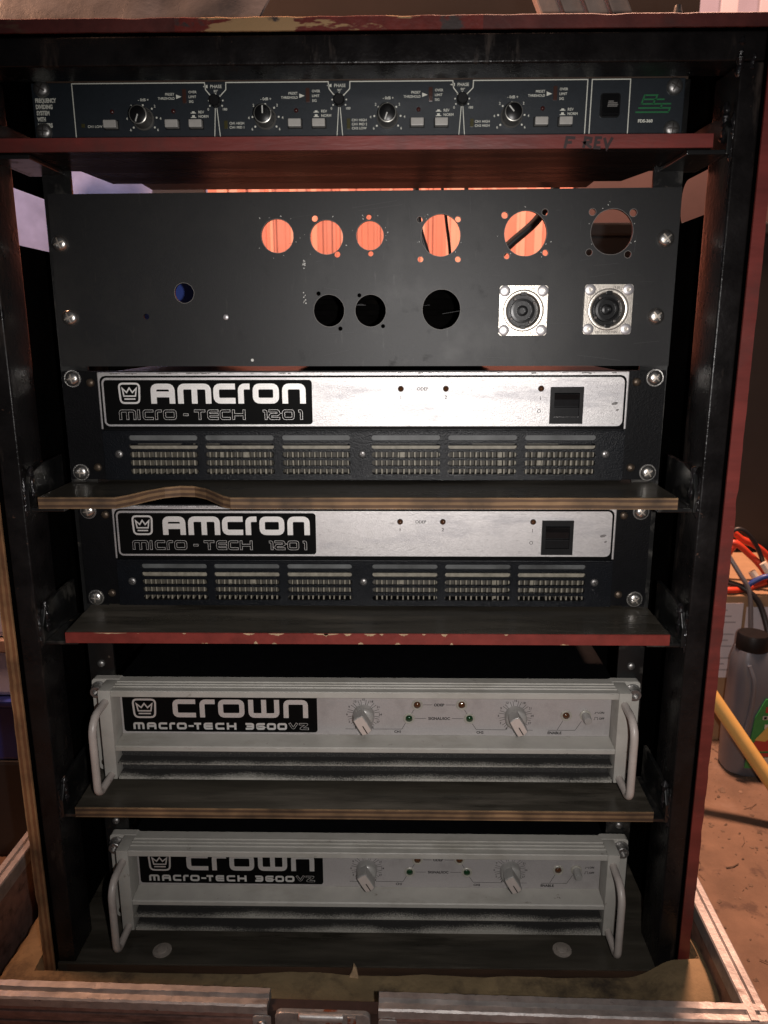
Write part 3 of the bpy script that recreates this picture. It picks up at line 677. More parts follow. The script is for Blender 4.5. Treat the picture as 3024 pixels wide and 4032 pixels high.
b = MB(); b.prism([(FY - 1.3, bz(-4.8)), (FY - 4.6, bz(-4.4)), (FY - 3.0, bz(2.0)), (FY - 1.6, bz(9.8)), (FY - 1.0, bz(9.8)), (FY - 1.0, bz(-4.8))], 178.4, 190.6, 'X'); b.build('rocker', 'plastic_black', sw, bevel=.3)
b = MB()
for z, x0, x1 in ((4.6, 182.6, 186.4), (3.4, 182.2, 189.0), (2.2, 182.0, 189.4), (1.0, 181.6, 188.8)): b.stroke([(x0, bz(z)), (x1, bz(z))], .75, FY - 3.6 - (3.4 - z) * .35)
b.build('switch_mark', 'print_grey', sw)

# ================================================================== CONNECTOR PANEL (3U, black, drilled)
cp = thing('connector_panel', 'black drilled blank panel with round cutouts and two square metal connectors', 'panel', (0, 0, -94.5))
hz = -28.4
big = [(-63.9, 32.5, 12.4, 12.4), (-26.1, 31.4, 12.6, 12.6), (7.2, 32.5, 10.5, 10.7), (61.5, 32.4, 15.0, 15.4), (126.1, 33.4, 16.2, 16.5), (191.5, 34.3, 16.0, 16.6),
       (-25.1, -23.1, 12.0, 12.2), (7.4, -23.2, 12.0, 12.2), (62.7, -22.5, 14.8, 15.2), (126.2, -23.6, 14.0, 14.0), (191.8, -22.9, 14.0, 14.0), (-138.3, -9.4, 7.6, 7.6)]
small = [(-34.8, 45.1, 2.4), (-18.0, 18.9, 2.3), (6.5, 45.9, 2.0), (7.8, 19.3, 2.0), (45.3, 43.8, 2.2), (74.4, 44.0, 2.2), (46.1, 15.0, 2.2), (74.9, 14.9, 2.2),
         (109.8, 46.7, 2.5), (140.1, 48.6, 2.4), (112.3, 17.1, 2.3), (141.8, 19.4, 2.3), (176.0, 48.6, 2.6), (206.8, 47.9, 2.8), (175.1, 19.5, 2.5), (204.7, 17.9, 2.6),
         (-33.1, -10.2, 1.7), (-16.5, -36.8, 1.7), (-1.3, -11.6, 1.6), (17.1, -35.0, 1.6), (-169.4, -27.2, 2.3), (-106.5, -27.8, 2.3)]
holes = [circ(x, hz + z, r, 32, r2) for x, z, r, r2 in big] + [circ(x, hz + z, r, 14) for x, z, r in small]
fp = plate('front_sheet', [(-240.4, -94.0), (242.4, -94.4), (242.2, 37.4), (-238.8, 35.0)], holes, -3.0, 0.0, 'blank_black', cp)
# burred rims of the drilled holes
b = MB()
for x, z, r, r2 in big[:9] + big[11:]:
    pts = [(px + .25 * mnoise.noise(Vector((px, pz, 0))), pz + .25 * mnoise.noise(Vector((px, pz, 9)))) for px, pz in circ(x, hz + z, r + .12, 40, r2 + .12)]
    b.stroke(pts, .28, -3.06, True)
for x, z, r in small[4:16]: b.stroke(circ(x, hz + z, r + .1, 16), .3, -3.06, True)
b.build('hole_burr', 'print_grey', fp)['kind'] = 'stuff'
b = MB(); random.seed(5)
for _ in range(46):                               # nicks down to bare metal round the cutouts
    x, z, r, r2 = random.choice(big[:6]); a = random.uniform(0, 2 * PI); q = r + random.uniform(1.2, 5.5)
    px, pz = x + q * math.cos(a), hz + z + q * math.sin(a); s_ = random.uniform(.2, .5); an = random.uniform(0, PI)
    b.stroke([(px, pz), (px + 2.2 * s_ * math.cos(an), pz + 2.2 * s_ * math.sin(an))], s_, -3.05)
for _ in range(26):
    px = -44.4 + random.uniform(-1.0, 1.0); pz = hz + random.choice([random.uniform(8, 16), random.uniform(-24, -9)]); s_ = random.uniform(.4, 1.1)
    b.prism([(px, pz), (px + s_, pz + .2), (px + s_ * .8, pz + s_), (px + .1, pz + s_ * .9)], -3.06, -3.02)
b.build('paint_nicks', 'print_white', fp)['kind'] = 'stuff'
b = MB(); random.seed(17)
for q in range(38):
    x = random.uniform(-60, 215); z = random.uniform(-88, -12) if q % 3 else random.uniform(-20, 30); ln_ = random.choice([4, 7, 12, 20, 34]); an = random.gauss(.06, .09) + (PI / 2 if q % 9 == 0 else 0)
    b.stroke([(x, z), (x + ln_ * .5 * math.cos(an), z + ln_ * .5 * math.sin(an) + random.uniform(-.2, .2)), (x + ln_ * math.cos(an), z + ln_ * math.sin(an))], random.uniform(.12, .32), -3.03 - .001 * q)
b.build('scratches', 'scratch', fp)['kind'] = 'stuff'
b = MB(); b.prism(circ(-87, -92.2 + 2.8, 1.2, 7), -3.1, -3.02); b.build('paint_fleck', 'print_white', fp)
b = MB(); b.lathe([(2.15, -1.5), (2.15, 0.2), (1.6, .6), (.01, .7)], (-106.5, -3, hz - 27.8), 14); b.build('hole_plug', 'rivet_alu', cp, smooth=True)
for x, z, a in ((-232.3, 27.8, 20), (-229.8, -27.9, 25), (232.6, 29.2, 40), (229.6, -28.1, 40)):
    pan_screw(cp, x, -3, hz + z, 6.6, 3.8, a, 'zinc', 'slot_light')
def connector(cx, cz):
    hl = circ(cx, cz, 12.2, 40)
    fl_ = plate('square_connector', rrect(cx - 18.6, cx + 18.6, cz - 18.8, cz + 18.8, 2.2, 3), [circ(cx, cz, 14.6, 40)], -4.8, -3.05, 'nickel', cp)
    b = MB(); prof = [(15.6, 1.4), (15.4, 2.8), (14.6, 3.1), (13.2, 2.7), (12.4, 1.4), (12.2, -8)]
    b.lathe(prof, (cx, -3.05, cz), 40); b.f = b.f[:-2]; b.build('barrel_ring', 'nickel', fl_, smooth=True)
    b = MB(); b.lathe([(15.9, 1.78), (15.5, 1.84)], (cx, -3.05, cz), 40); b.f = b.f[:-2]; b.build('ring_groove', 'slot_dark', fl_)
    b = MB(); b.lathe([(12.3, -9), (12.3, -4.0), (9.4, -4.0), (9.2, 0.2), (7.6, 0.4), (7.4, -3), (4.2, -3), (4.0, 0.0), (2.6, 0.4), (2.4, -4), (.01, -4)], (cx, -3.05, cz), 36); b.build('socket_core', 'plastic_black', fl_, smooth=True)
    for sg, w_ in ((1, 5.0), (-1, 4.2)):
        b = MB(); b.ybox(cx, cz + sg * 12.9, w_, 3.2, -6.0, -4.0); b.build('key_slot', 'plastic_black', fl_, bevel=.3)
    for a in range(4):
        an = R(35 + 90 * a); b = MB(); b.ybox(cx + 10.6 * math.cos(an), cz + 10.6 * math.sin(an), 2.0, 2.0, -3.2, 3); b.build('contact', 'slot_dark', fl_, bevel=.3)
    for sx in (-1, 1):
        for sz in (-1, 1):
            b = MB(); b.lathe([(4.3, 1.7), (4.2, 2.4), (3.2, 2.9), (1.7, 3.0), (1.6, 1.6), (.01, 1.5)], (cx + sx * 14.6, -3.05, cz + sz * 14.8), 20)
            rv = b.build('rivet', 'rivet_alu', fl_, smooth=True)
            b = MB(); b.lathe([(1.55, 1.62), (.01, 1.66)], (cx + sx * 14.6, -3.05, cz + sz * 14.8), 12); b.build('rivet_hole', 'plastic_black', rv)
    b = MB(); text(b, 'LIECHTENSTEIN', cx - .4, cz - 17.0, 1.6, -4.86, 17); text(b, '15 50', cx + 5.6, cz + 16.4, 1.7, -4.86); b.build('stamping', 'slot_dark', fl_)['kind'] = 'stuff'
connector(126.2, hz - 23.6); connector(191.8, hz - 22.9)

# ================================================================== SILVER AMPLIFIERS (2U)
def make_amp():
    a0 = thing('power_amplifier', 'x', 'amplifier', (0, 0, -185.9), 'silver fronted amplifiers in the rack')
    z0 = -143.0; c = -141.9
    plate('ear_plate', rrect(-241.2, 241.2, c - 44, c + 44, 1.0, 2), [[(-206, z0 - 41.2), (206, z0 - 41.2), (206, z0 - 3), (-206, z0 - 3)]], -3.0, -0.1, 'amp_black', a0)
    b = MB(); b.box(-220.4, 220.4, 30, 184, c - 42, c + 41); b.build('chassis', 'amp_black', a0, bevel=1)
    b = MB(); b.box(-214, 214, 0.2, 30, c + 39, c + 41); b.box(-214, 214, .2, 30, c - 42, c - 40.5); b.build('chassis_lip', 'amp_black', a0)
    b = MB(); b.box(-211.6, 211.6, -6.2, -3.05, z0 - 1.2, z0 + 44.4); pl_ = b.build('face_plate', 'plate_silver', a0, bevel=.7)
    y = -6.28
    b = MB(); rs = random.Random(9)
    for q in range(40):                            # scuffed top arris
        x = rs.uniform(-210, -110) if q < 22 else rs.uniform(-110, 205); wd = rs.uniform(1.5, 8); ht = rs.uniform(.3, 1.5)
        b.prism([(x + wd * k / 5, z0 + 43.9) for k in range(6)] + [(x + wd * k / 5, z0 + 43.85 - ht * rs.uniform(.4, 1)) for k in range(5, -1, -1)], -6.24 - .0006 * q, -6.15)
    b.build('scuffs', 'scuff', pl_)['kind'] = 'stuff'
    b = MB()
    for cx_, cz_, rx, rz in ((201.3, 19.3, 2.6, 1.3), (203.7, 14.2, 1.2, .9)): b.prism([(cx_ + rx * math.cos(t * PI / 5) + .3 * math.cos(t * 2.3), z0 + cz_ + rz * math.sin(t * PI / 5 + .4)) for t in range(10)], -6.27, -6.15)
    b.build('paint_nicks', 'scuff', pl_)['kind'] = 'stuff'
    plate('border_line', [(-209.9, z0 - 1.1), (209.8, z0 - 1.1)] + [(209.8 - 5 + 5 * math.cos(R(t)), z0 + 41.7 - 5 + 5 * math.sin(R(t))) for t in (0, 30, 60, 90)] + [(-209.9 + 5 + 5 * math.cos(R(t)), z0 + 41.7 - 5 + 5 * math.sin(R(t))) for t in (90, 120, 150, 180)],
          [rrect(-208.3, 208.2, z0 + 1.3, z0 + 40.1, 4.2)], y - .02, y + .05, 'print_black', pl_)
    b = MB(); b.prism(rrect(-206.8, -39.7, z0 + 2.8, z0 + 38.3, 2.6), y - .06, y + .05); bd = b.build('badge', 'print_black', pl_)
    b = MB(); y2 = y - .12
    crown_icon(b, -194.6, -178.0, z0 + 19.2, z0 + 36.0, y2, 1.5)
    letters(b, [('A', -169.2, -149.8), ('m', -147.5, -120.6), ('c', -118.8, -101.2), ('r', -99.0, -89.5), ('o', -87.2, -66.2), ('n', -63.6, -44.8)], z0 + 19.5, z0 + 35.4, 4.6, y2)
    b.build('lettering', 'print_silver', bd)
    sp2 = [('m', -196, -182.4), ('I', -181.0, -179.2), ('c', -176.8, -168.2), ('r', -166.8, -161.4), ('o', -160.2, -149.5), ('-', -144.0, -139.9), ('T', -135.1, -126.2), ('E', -124.5, -115.6), ('c', -114.4, -105.9), ('H', -104.4, -93.8), ('1', -81.8, -76.2), ('2', -74.9, -66.0), ('o', -64.0, -54.3), ('1', -52.6, -47.6)]
    b = MB(); letters(b, sp2, z0 + 6.6, z0 + 14.7, 2.05, y - .12); b.build('hollow_lettering', 'print_silver', bd)
    b = MB(); letters(b, sp2, z0 + 6.6, z0 + 14.7, 2.05, y - .22, outline=.22); b.build('lettering_fill', 'print_black', bd)
    b = MB()
    for st, x, z, h in (('ODEP', 48.6, 31.0, 2.5), ('1', 31.2, 24.4, 2.7), ('2', 67.1, 24.4, 2.7)): text(b, st, x, z0 + z, h, y - .06)
    b.stroke([(142.2, z0 + 22.2), (142.2, z0 + 25.2)], .4, y - .06); b.stroke(circ(141.5, z0 + 13.3, 1.3, 16), .4, y - .06, True)
    b.build('black_print', 'print_black', pl_)['kind'] = 'stuff'
    for x in (31.2, 67.0, 142.5):
        b = MB(); b.lathe([(2.5, 0), (2.4, .5)], (x, -6.2, z0 + 31.1), 18); hb = b.build('indicator_lamp', 'plastic_black', a0, smooth=True)
        b = MB(); b.lathe([(2.15, .4), (1.9, 1.3), (1.1, 2.0), (.01, 2.2)], (x, -6.2, z0 + 31.1), 18); b.build('lens', 'led_amber', hb, smooth=True)
    sw_ = plate('power_switch', [(149.9, z0 + 3.3), (176.1, z0 + 3.3), (176.1, z0 + 32.5), (149.9, z0 + 32.5)], [[(153.0, z0 + 8.6), (173.0, z0 + 8.6), (173.0, z0 + 27.9), (153.0, z0 + 27.9)]], -8.2, -6.2, 'plastic_matt', a0)
    b = MB(); b.prism([(-7.6, z0 + 8.8), (-7.9, z0 + 16.2), (-6.5, z0 + 16.9), (-7.4, z0 + 22.5), (-9.6, z0 + 26.8), (-8.6, z0 + 27.7), (-6.3, z0 + 27.8), (-6.3, z0 + 8.7)], 153.1, 172.9, 'X'); b.build('rocker', 'plastic_black', sw_, bevel=.25)
    # louvred lower half
    gx = [(-190.4, -133.9), (-128.0, -71.6), (-65.2, -9.6), (7.6, 63.4), (69.7, 125.5), (131.6, 188.9)]
    gz = [(-10.5, -6.2), (-17.5, -13.1), (-24.5, -19.9), (-31.2, -26.7), (-38.2, -33.8)]
    hs = [rrect(x0, x1, z0 + p, z0 + q, (q - p) / 2 - .02, 5) for x0, x1 in gx for p, q in gz]
    gr = plate('grille', [(-211.4, z0 - 43), (211.4, z0 - 43), (211.4, z0 - 2.2), (-211.4, z0 - 2.2)], hs, -5.4, -3.1, 'amp_grille', a0)
    b = MB(); b.box(-210.4, 210.4, -6.6, -5.45, z0 - 3.6, z0 - 2.3); b.build('grille_lip', 'amp_grille', gr, bevel=.4)
    b = MB(); b.box(-205, 205, -1.8, -1.2, z0 - 11.6, z0 - 4.2); b.build('vent_backing', 'vent_grey', a0)
    b = MB(); b.box(-205, 205, 0, 1, z0 - 18.4, z0 - 15.4); b.box(-186, -150, 3, 4, z0 - 14.6, z0 - 12.0); b.box(-140, -118, 3, 4, z0 - 14.6, z0 - 12); b.box(-100, 60, 4, 5, z0 - 14.6, z0 - 12.0); b.box(90, 160, 3, 4, z0 - 14.6, z0 - 12.0); b.build('heatsink_rail', 'fin', a0)
    b = MB(); x = -204
    while x < 205:
        j = random.uniform(-.3, .3); wd = random.uniform(.85, 1.35); dy = random.uniform(0, 2.2); sk = random.gauss(0, .35)
        q = len(b.v); b.box(x + j, x + j + wd, dy, 14, z0 - 40, z0 - 18.6)
        b.v[q:] = [(vx + (sk if vz > z0 - 30 else -sk), vy, vz) for vx, vy, vz in b.v[q:]]
        x += 4.56
    for q in range(6):
        x = random.uniform(-186, 184); b.box(x, x + random.uniform(2, 5), -.4, 6, z0 - random.choice([25, 31.5, 38]), z0 - random.choice([19.5, 20.5]))
    fo_ = b.build('heatsink_fins', 'fin', a0); fo_['kind'] = 'stuff'
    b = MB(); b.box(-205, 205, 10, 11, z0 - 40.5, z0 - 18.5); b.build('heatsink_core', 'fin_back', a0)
    for x in (-199.1, 0.1, 196.8): pan_screw(a0, x, -5.4, z0 - 21.6, 3.3, 1.8, 30, 'zinc_dull', 'slot_dark', 'grille_screw')
    for sx in (-1, 1):
        for dz, a in ((38.1, 30), (-38.1, 15)): pan_screw(a0, sx * 232.55, -3, c + dz, 5.9, 3.5, a + 20 * sx, 'zinc', 'slot_light', washer=True)
        for dz in (36, -33): rivet(a0, sx * 218.4, -3, z0 + dz, 3.4, 'zinc_brown', 'ear_rivet')
    return a0
random.seed(3)
amp = make_amp()
amp['label'] = 'silver fronted black amplifier directly under the drilled panel, upper of its pair'
amp2 = copy_tree(amp); amp2.location.z += -109.1 * mm; amp2.scale.x = 0.988
amp2['label'] = 'silver fronted black amplifier under the plywood shelf with the scooped edge, lower of its pair'

# ================================================================== GREY AMPLIFIERS WITH HANDLES (2U)
def make_crown():
    a0 = thing('handled_amplifier', 'x', 'amplifier', (0, 0, -451.8), 'grey amplifiers with handles in the rack')
    zt = -363.0
    def z(r): return -366.0 + r              # measured rows
    b = MB(); b.box(-220.4, 220.4, 4, 184, zt - 86, zt - 6); b.build('chassis', 'amp_black', a0, bevel=1)
    prof = [(-2, zt - 56.8), (-2, zt - .1)]
    for yr in (-12.6, -17.4, -22.2): prof += [(yr + 1.0, zt - .1), (yr + .8, zt + 1.0), (yr - .8, zt + 1.0), (yr - 1.0, zt - .1)]
    prof += [(-29.4, zt - .1), (-30, zt - .7), (-30, zt - 5.4), (-29.4, zt - 6.0), (-10.2, zt - 6.4), (-10.2, zt - 50.6), (-29.0, zt - 52.0), (-30, zt - 52.9), (-30, zt - 56.2), (-29.4, zt - 56.8)]
    b = MB(); b.prism(prof, -214.4, 214.4, 'X'); b.build('fascia', 'crown_paint', a0)
    b = MB(); b.box(-214.2, 214.2, -10.5, -10.25, zt - 50.4, zt - 6.6); fc = b.build('face_plate', 'crown_face', a0)
    y = -10.58
    b = MB(); b.prism(rrect(-212.5, -41.4, z(-45.5), z(-5), 2.6), y - .02, y + .05); bd = b.build('badge', 'print_black', fc)
    b = MB(); crown_icon(b, -203.4, -183.4, z(-32.6), z(-14.2), y - .08, 1.7)
    letters(b, [('c', -168.4, -148.2), ('r', -144.6, -131.1), ('o', -128.3, -105.3), ('w', -101.7, -74.6), ('n', -70.9, -49.4)], z(-31.6), z(-14.4), 4.4, y - .08)
    sp1 = [('m', -204.4, -194.6), ('A', -192.3, -184.0), ('c', -182.0, -174.3), ('r', -172.5, -167.3), ('o', -165.8, -157.0), ('-', -155.4, -150.8), ('T', -150.4, -144.2), ('E', -142.0, -134.1), ('c', -131.7, -123.7), ('H', -121.5, -113.0), ('3', -104.9, -97.4), ('6', -95.5, -87.8), ('o', -86.1, -78.0), ('o', -76.8, -68.3)]
    sp2 = [('V', -67.1, -58.4), ('Z', -57.6, -49.2)]
    letters(b, sp1, z(-43.3), z(-36.7), 1.95, y - .08); letters(b, sp2, z(-43.0), z(-36.6), 1.95, y - .08); b.build('lettering', 'print_silver', bd)
    b = MB(); letters(b, sp2, z(-43.0), z(-36.6), 1.95, y - .18, outline=.30); b.build('lettering_fill', 'print_black', bd)
    # scales, leader lines, captions
    b = MB(); yy = y - .03
    for cx, cz in ((-.7, -27.8), (131.7, -28.2)):
        for n_ in range(-5, 6):
            if n_ < 5:
                for q in (10, 20):
                    a = R(n_ * 30 + q); b.stroke([(cx + 9.0 * math.sin(a), z(cz) + 9.0 * math.cos(a)), (cx + 14.4 * math.sin(a), z(cz) + 14.0 * math.cos(a))], .34, yy)
            a = R(n_ * 30); text(b, str(15 + 3 * n_), cx + 14.6 * math.sin(a), z(cz) + 14.2 * math.cos(a), 2.0, yy)
    def l2(pts): b.stroke([(p[0], z(p[1])) for p in pts], .34, yy)
    l2([(-16.7, -41.8), (-8.2, -41.9), (-6.7, -39.1)]); l2([(6.9, -40.2), (7.8, -41.8), (32.9, -41.7), (36.0, -35.7)]); l2([(41.3, -26.6), (43.3, -23.0)])
    l2([(51.3, -18.3), (59.2, -18.3)]); l2([(71.0, -18.3), (79.4, -18.3)]); l2([(44.1, -31.3), (54.0, -31.3)]); l2([(76.7, -31.3), (86.6, -31.3)])
    l2([(87.4, -22.8), (89.4, -26.6)]); l2([(94.5, -36.1), (98.0, -41.7), (123.5, -41.8), (126.5, -37.2)]); l2([(139.0, -41.9), (147.4, -41.9)])
    l2([(160.7, -41.9), (184.3, -41.8), (189.5, -33.1)]); l2([(168.7, -41.6), (173.3, -32.6)])
    for st, x, r_, h in (('ODEP', 65.2, -18.4, 2.6), ('SIGNAL/IOC', 65.4, -31.3, 2.6), ('CH1', 29.0, -44.2, 2.4), ('CH2', 101.4, -44.4, 2.4), ('ENABLE', 166.6, -44.4, 2.6), ('ON', 206.6, -24.8, 2.0), ('OFF', 206.8, -30.4, 2.0)): text(b, st, x, z(r_), h, yy, weight=.03)
    l2([(200.2, -25.6), (201.2, -25.6), (201.2, -24.4), (203.4, -24.4), (203.4, -25.6), (204.2, -25.6)]); l2([(199.8, -31.5), (200.8, -31.5), (200.8, -29.2), (203.2, -29.2), (203.2, -31.5), (204.0, -31.5)])
    b.build('scale_print', 'print_black', fc)
    for x, r_, m_ in ((46.1, -18.3, 'led_amber'), (39.0, -31.3, 'led_green'), (84.8, -18.0, 'led_amber'), (91.9, -31.1, 'led_green'), (175.9, -27.7, 'led_amber')):
        b = MB(); b.lathe([(5.0, 0), (4.9, .8), (4.4, 1.2), (3.3, .9), (3.0, -.6)], (x, -10.5, z(r_)), 28); b.f = b.f[:-2]; bz_ = b.build('indicator_lamp', 'bezel', a0, smooth=True)
        b = MB(); b.lathe([(3.05, -.4), (2.9, .9), (1.8, 1.9), (.01, 2.3)], (x, -10.5, z(r_)), 20); b.build('lens', m_, bz_, smooth=True)
    for cx, cz in ((-.7, -27.8), (131.7, -28.2)):
        b = MB(); b.lathe([(9.4, 0), (9.3, 7), (8.8, 8.4), (7.0, 9.6), (.01, 9.8)], (cx, -10.6, z(cz)), 36); kb = b.build('level_knob', 'knob_grey', a0, smooth=True)
        a = R(-150); u = Vector((math.sin(R(150)), math.cos(R(150)))); v = Vector((u.y, -u.x))
        def kp(s_, t_): q = u * s_ + v * t_; return (cx + q.x, z(cz) + q.y)
        poly = [kp(-8.2, -4.6), kp(-9.0, 0), kp(-8.2, 4.6), kp(0, 5.0), kp(7.9, 4.8), kp(9.3, 0), kp(7.9, -4.8), kp(0, -5.0)]
        b = MB(); b.prism(poly, -31.0, -14, 'Y'); b.build('knob_grip', 'knob_grey', kb, bevel=.8, seg=3, smooth=True)
        poly2 = [kp(p * 1, q * 1) for p, q in ((-7.5, -4.0), (-8.2, 0), (-7.5, 4.0), (0, 4.3), (7.2, 4.2), (8.5, 0), (7.2, -4.2), (0, -4.3))]
        b = MB(); b.prism(poly2, -31.25, -30.9, 'Y'); b.build('knob_cap', 'knob_face', kb)
        b = MB(); b.stroke([kp(0, 0), kp(8.2, 0)], .9, -31.32); b.build('pointer', 'print_black', kb)
    b = MB(); b.lathe([(4.9, 0), (4.8, 1.4), (4.2, 1.8)], (192.4, -10.5, z(-27.2)), 24); bb = b.build('enable_button', 'bezel', a0, smooth=True)
    b = MB(); b.lathe([(3.7, 0), (3.6, 9.0), (3.2, 11.2), (2.9, 11.6), (.01, 11.7)], (192.4, -10.5, z(-27.2)), 24); b.build('plunger', 'knob_grey', bb, smooth=True)
    # louvres and filter
    for za, zb, th in ((-68.2, -66.4, 1.3), (-81.4, -79.4, 2.2)):
        b = MB(); b.prism([(-30, zt + za), (-29.8, zt + za - th), (-28, zt + za - th), (-5, zt + zb - th), (-5, zt + zb), (-28.6, zt + za + .1)], -213.6, 213.6, 'X'); b.build('louvre', 'louvre_paint', a0)
    for q, (zu, zl) in enumerate(((-57.0, -67.4), (-69.8, -80.6))):
        b = MB(); nx, nz = 220, 6; vs = []
        for i in range(nx + 1):
            x = -213 + 426 * i / nx
            d = 7.0 * mnoise.noise(Vector((x * .011, 3.3 + q * 7, 0))) + 2.2 * mnoise.noise(Vector((x * .06, 1.3 + q * 7, 0)))
            for k_ in range(nz + 1):
                t = k_ / nz; yy_ = -19.0 - d * .25 - 1.6 * math.sin(PI * t) + .5 * mnoise.noise(Vector((x * .6, t * 5, q)))
                vs.append((x, max(-29.3, min(-14, yy_)), zt + zu + (zl - zu) * t))
        fs = [(i * (nz + 1) + k_, (i + 1) * (nz + 1) + k_, (i + 1) * (nz + 1) + k_ + 1, i * (nz + 1) + k_ + 1) for i in range(nx) for k_ in range(nz)]
        b.add(vs, fs); b.build('filter_strip', 'filter_foam', a0, smooth=True)
    for sx in (-1, 1):
        b = MB(); P = [(sx * p[0], p[1]) for p in rrect(0, 1, 0, 1, .1)]
        x0, x1 = sorted((sx * 212.5, sx * 239.0))
        b.prism(rrect(x0, x1, zt - 88, zt + .4, 3.2), -8, -.2); b.build('ear', 'crown_paint', a0, bevel=.4)
        x0, x1 = sorted((sx * 214.6, sx * 225.4))
        b = MB(); b.box(x0, x1, -30.4, -8.1, zt - 83.6, zt + .2); cap = b.build('end_cap', 'crown_paint', a0, bevel=.9, seg=2, smooth=True)
        hx = sx * 219.6; hy = -61; zu, zl = zt - 10.5, zt - 79.5; pts = [(hx, -29, zu)]
        pts += [(hx, -46, zu - .5)]
        for k_ in range(7):
            t = R(90 * k_ / 6); pts.append((hx, -46 - 15 * math.sin(t), zu - .5 - 15 + 15 * math.cos(t)))
        pts += [(hx, hy, zt - 45)]
        for k_ in range(7):
            t = R(90 * k_ / 6); pts.append((hx, -53 - 8 * math.cos(t), zl + 8 - 8 * math.sin(t)))
        pts += [(hx, -45, zl), (hx, -29, zl)]
        b = MB(); b.tube(pts, 3.25, 14); b.build('handle', 'handle_paint', a0, smooth=True)
        b = MB(); b.lathe([(7.0, 0), (7.0, 1.2), (5.6, 1.4), (5.5, 8.0), (5.0, 8.6), (2.9, 8.6), (2.8, 5.4), (.01, 5.4)], (sx * 232.4, -8, zt - 8.6), 24); bo = b.build('rack_bolt', 'zinc_dull', a0, smooth=True)
        b = MB(); b.lathe([(4.2, 0), (4.0, 1.6), (.01, 2.2)], (sx * 232.4, -8, zt - 80), 16); b.build('ear_stud', 'zinc_brown', a0, smooth=True)
    return a0
crn = make_crown()
crn['label'] = 'grey amplifier with side handles standing on the bare plywood shelf, upper of its pair'
crn2 = copy_tree(crn); crn2.location.z += -155.4 * mm; crn2.location.x += 1.6 * mm; crn2.scale.x = 0.995
crn2['label'] = 'grey amplifier with side handles on the rack floor, lower of its pair'

# ================================================================== FLIGHT CASE TRAY, FOAM
tray = thing('flight_case_tray', 'open flight case base with ribbed aluminium rim around the rack', 'flight case', (-18, 150, -690))
XL, XR, YF, YB, ZR = -346, 312, -150, 470, -560
def rim_profile(f0, s):
    """(across, z) of the double ridged extrusion; f0 = outer face, s = direction inwards"""
    return [(f0, ZR - 8.6), (f0, ZR - 2.2), (f0 + s * 1.2, ZR - .9), (f0 + s * 6.2, ZR - .9), (f0 + s * 7.2, ZR - 3.6), (f0 + s * 9.0, ZR - 3.6), (f0 + s * 9.8, ZR),
            (f0 + s * 15.4, ZR), (f0 + s * 16.4, ZR - 1.4), (f0 + s * 16.4, ZR - 15), (f0 + s * 14.6, ZR - 15), (f0 + s * 14.6, ZR - 8), (f0 + s * 3, ZR - 8), (f0 + s * 3, ZR - 8.6)]
for x0, x1 in ((XL + 1, -62), (22, XR - 1)):
    b = MB(); P = rim_profile(YF, 1); n = 90; vs = []; m = len(P)
    for i in range(n + 1):
        x = x0 + (x1 - x0) * i / n
        for j, (q, z) in enumerate(P):
            d = .35 * mnoise.noise(Vector((x * .12, j * 3.1, x0))) + .2 * mnoise.noise(Vector((x * .6, j * 2.1, 3)))
            vs.append((x, q + d, z + d * .8))
    fs = [(i * m + j, i * m + (j + 1) % m, (i + 1) * m + (j + 1) % m, (i + 1) * m + j) for i in range(n) for j in range(m)]
    fs += [tuple(range(m)), tuple(n * m + j for j in range(m))[::-1]]
    b.add(vs, fs); b.build('rim_extrusion', 'alu', tray)
for xo, s in ((XR, -1), (XL, 1)):
    b = MB(); P = rim_profile(xo, s); b.prism([(q, z) for q, z in P], YF + 1, YB, 'Y'); b.build('rim_extrusion', 'alu', tray, bevel=.3)
    x0, x1 = sorted((xo + s * 3.2, xo + s * 14.4)); b = MB(); b.box(x0, x1, YF + 14, YB, -686, ZR - 8.2); b.build('wall_board', 'alu_brown', tray)
b = MB(); b.box(XL + 4, XR - 4, YF + 3.2, YF + 13.8, -686, ZR - 8.2); b.build('wall_board', 'laminate', tray)
b = MB(); b.box(XL + 4, XR - 4, YB, YB + 11, -686, ZR - 4); b.build('wall_board', 'laminate', tray)
b = MB(); b.box(XL + 4, XR - 4, YF + 3.2, YB + 11, -689.5, -686.2); b.build('base_board', 'laminate', tray)
for x0, x1 in ((XL + 2, -62), (22, XR - 2)):
    for q in range(16):
        b = MB(); zz = ZR - 9.2 - q * 4.6; b.box(x0, x1, YF + 1.4 - (q % 2) * 1.1, YF + 3.1, zz - 4.2, zz); b.build('ribbed_strip', 'alu_brown', tray, bevel=.7)
# catch
b = MB(); b.prism(rrect(-56, 16, -672, ZR - 5, 5), YF - 1.6, YF + 3.0); lt = b.build('butterfly_latch', 'latch_steel', tray, bevel=.8)
b = MB(); b.box(-36, -5, YF - 5.2, YF - 1.7, ZR - 60, ZR - 3); b.build('latch_tongue', 'latch_steel', lt, bevel=1.4, seg=3)
b = MB(); b.tube([(-37, YF - 5, ZR - 4), (-4, YF - 5, ZR - 4)], 3.4, 14); b.build('latch_roll', 'latch_steel', lt, smooth=True)
b = MB(); b.box(-1, 5.5, YF - 4, YF - 1.7, ZR - 40, ZR - 5); b.build('latch_stop', 'latch_steel', lt, bevel=.8)
for x in (-66, 29):
    b = MB(); b.prism(rrect(x - 7, x + 7, ZR - 50, ZR - 9, 2), YF - 1.3, YF - .2); q = b.build('latch_tab', 'latch_steel', lt, bevel=.3)
    for z in (ZR - 17, ZR - 33): rivet(lt, x, YF - 1.3, z, 4.2, 'zinc_dull')
tray.rotation_euler.z = R(-1.35)

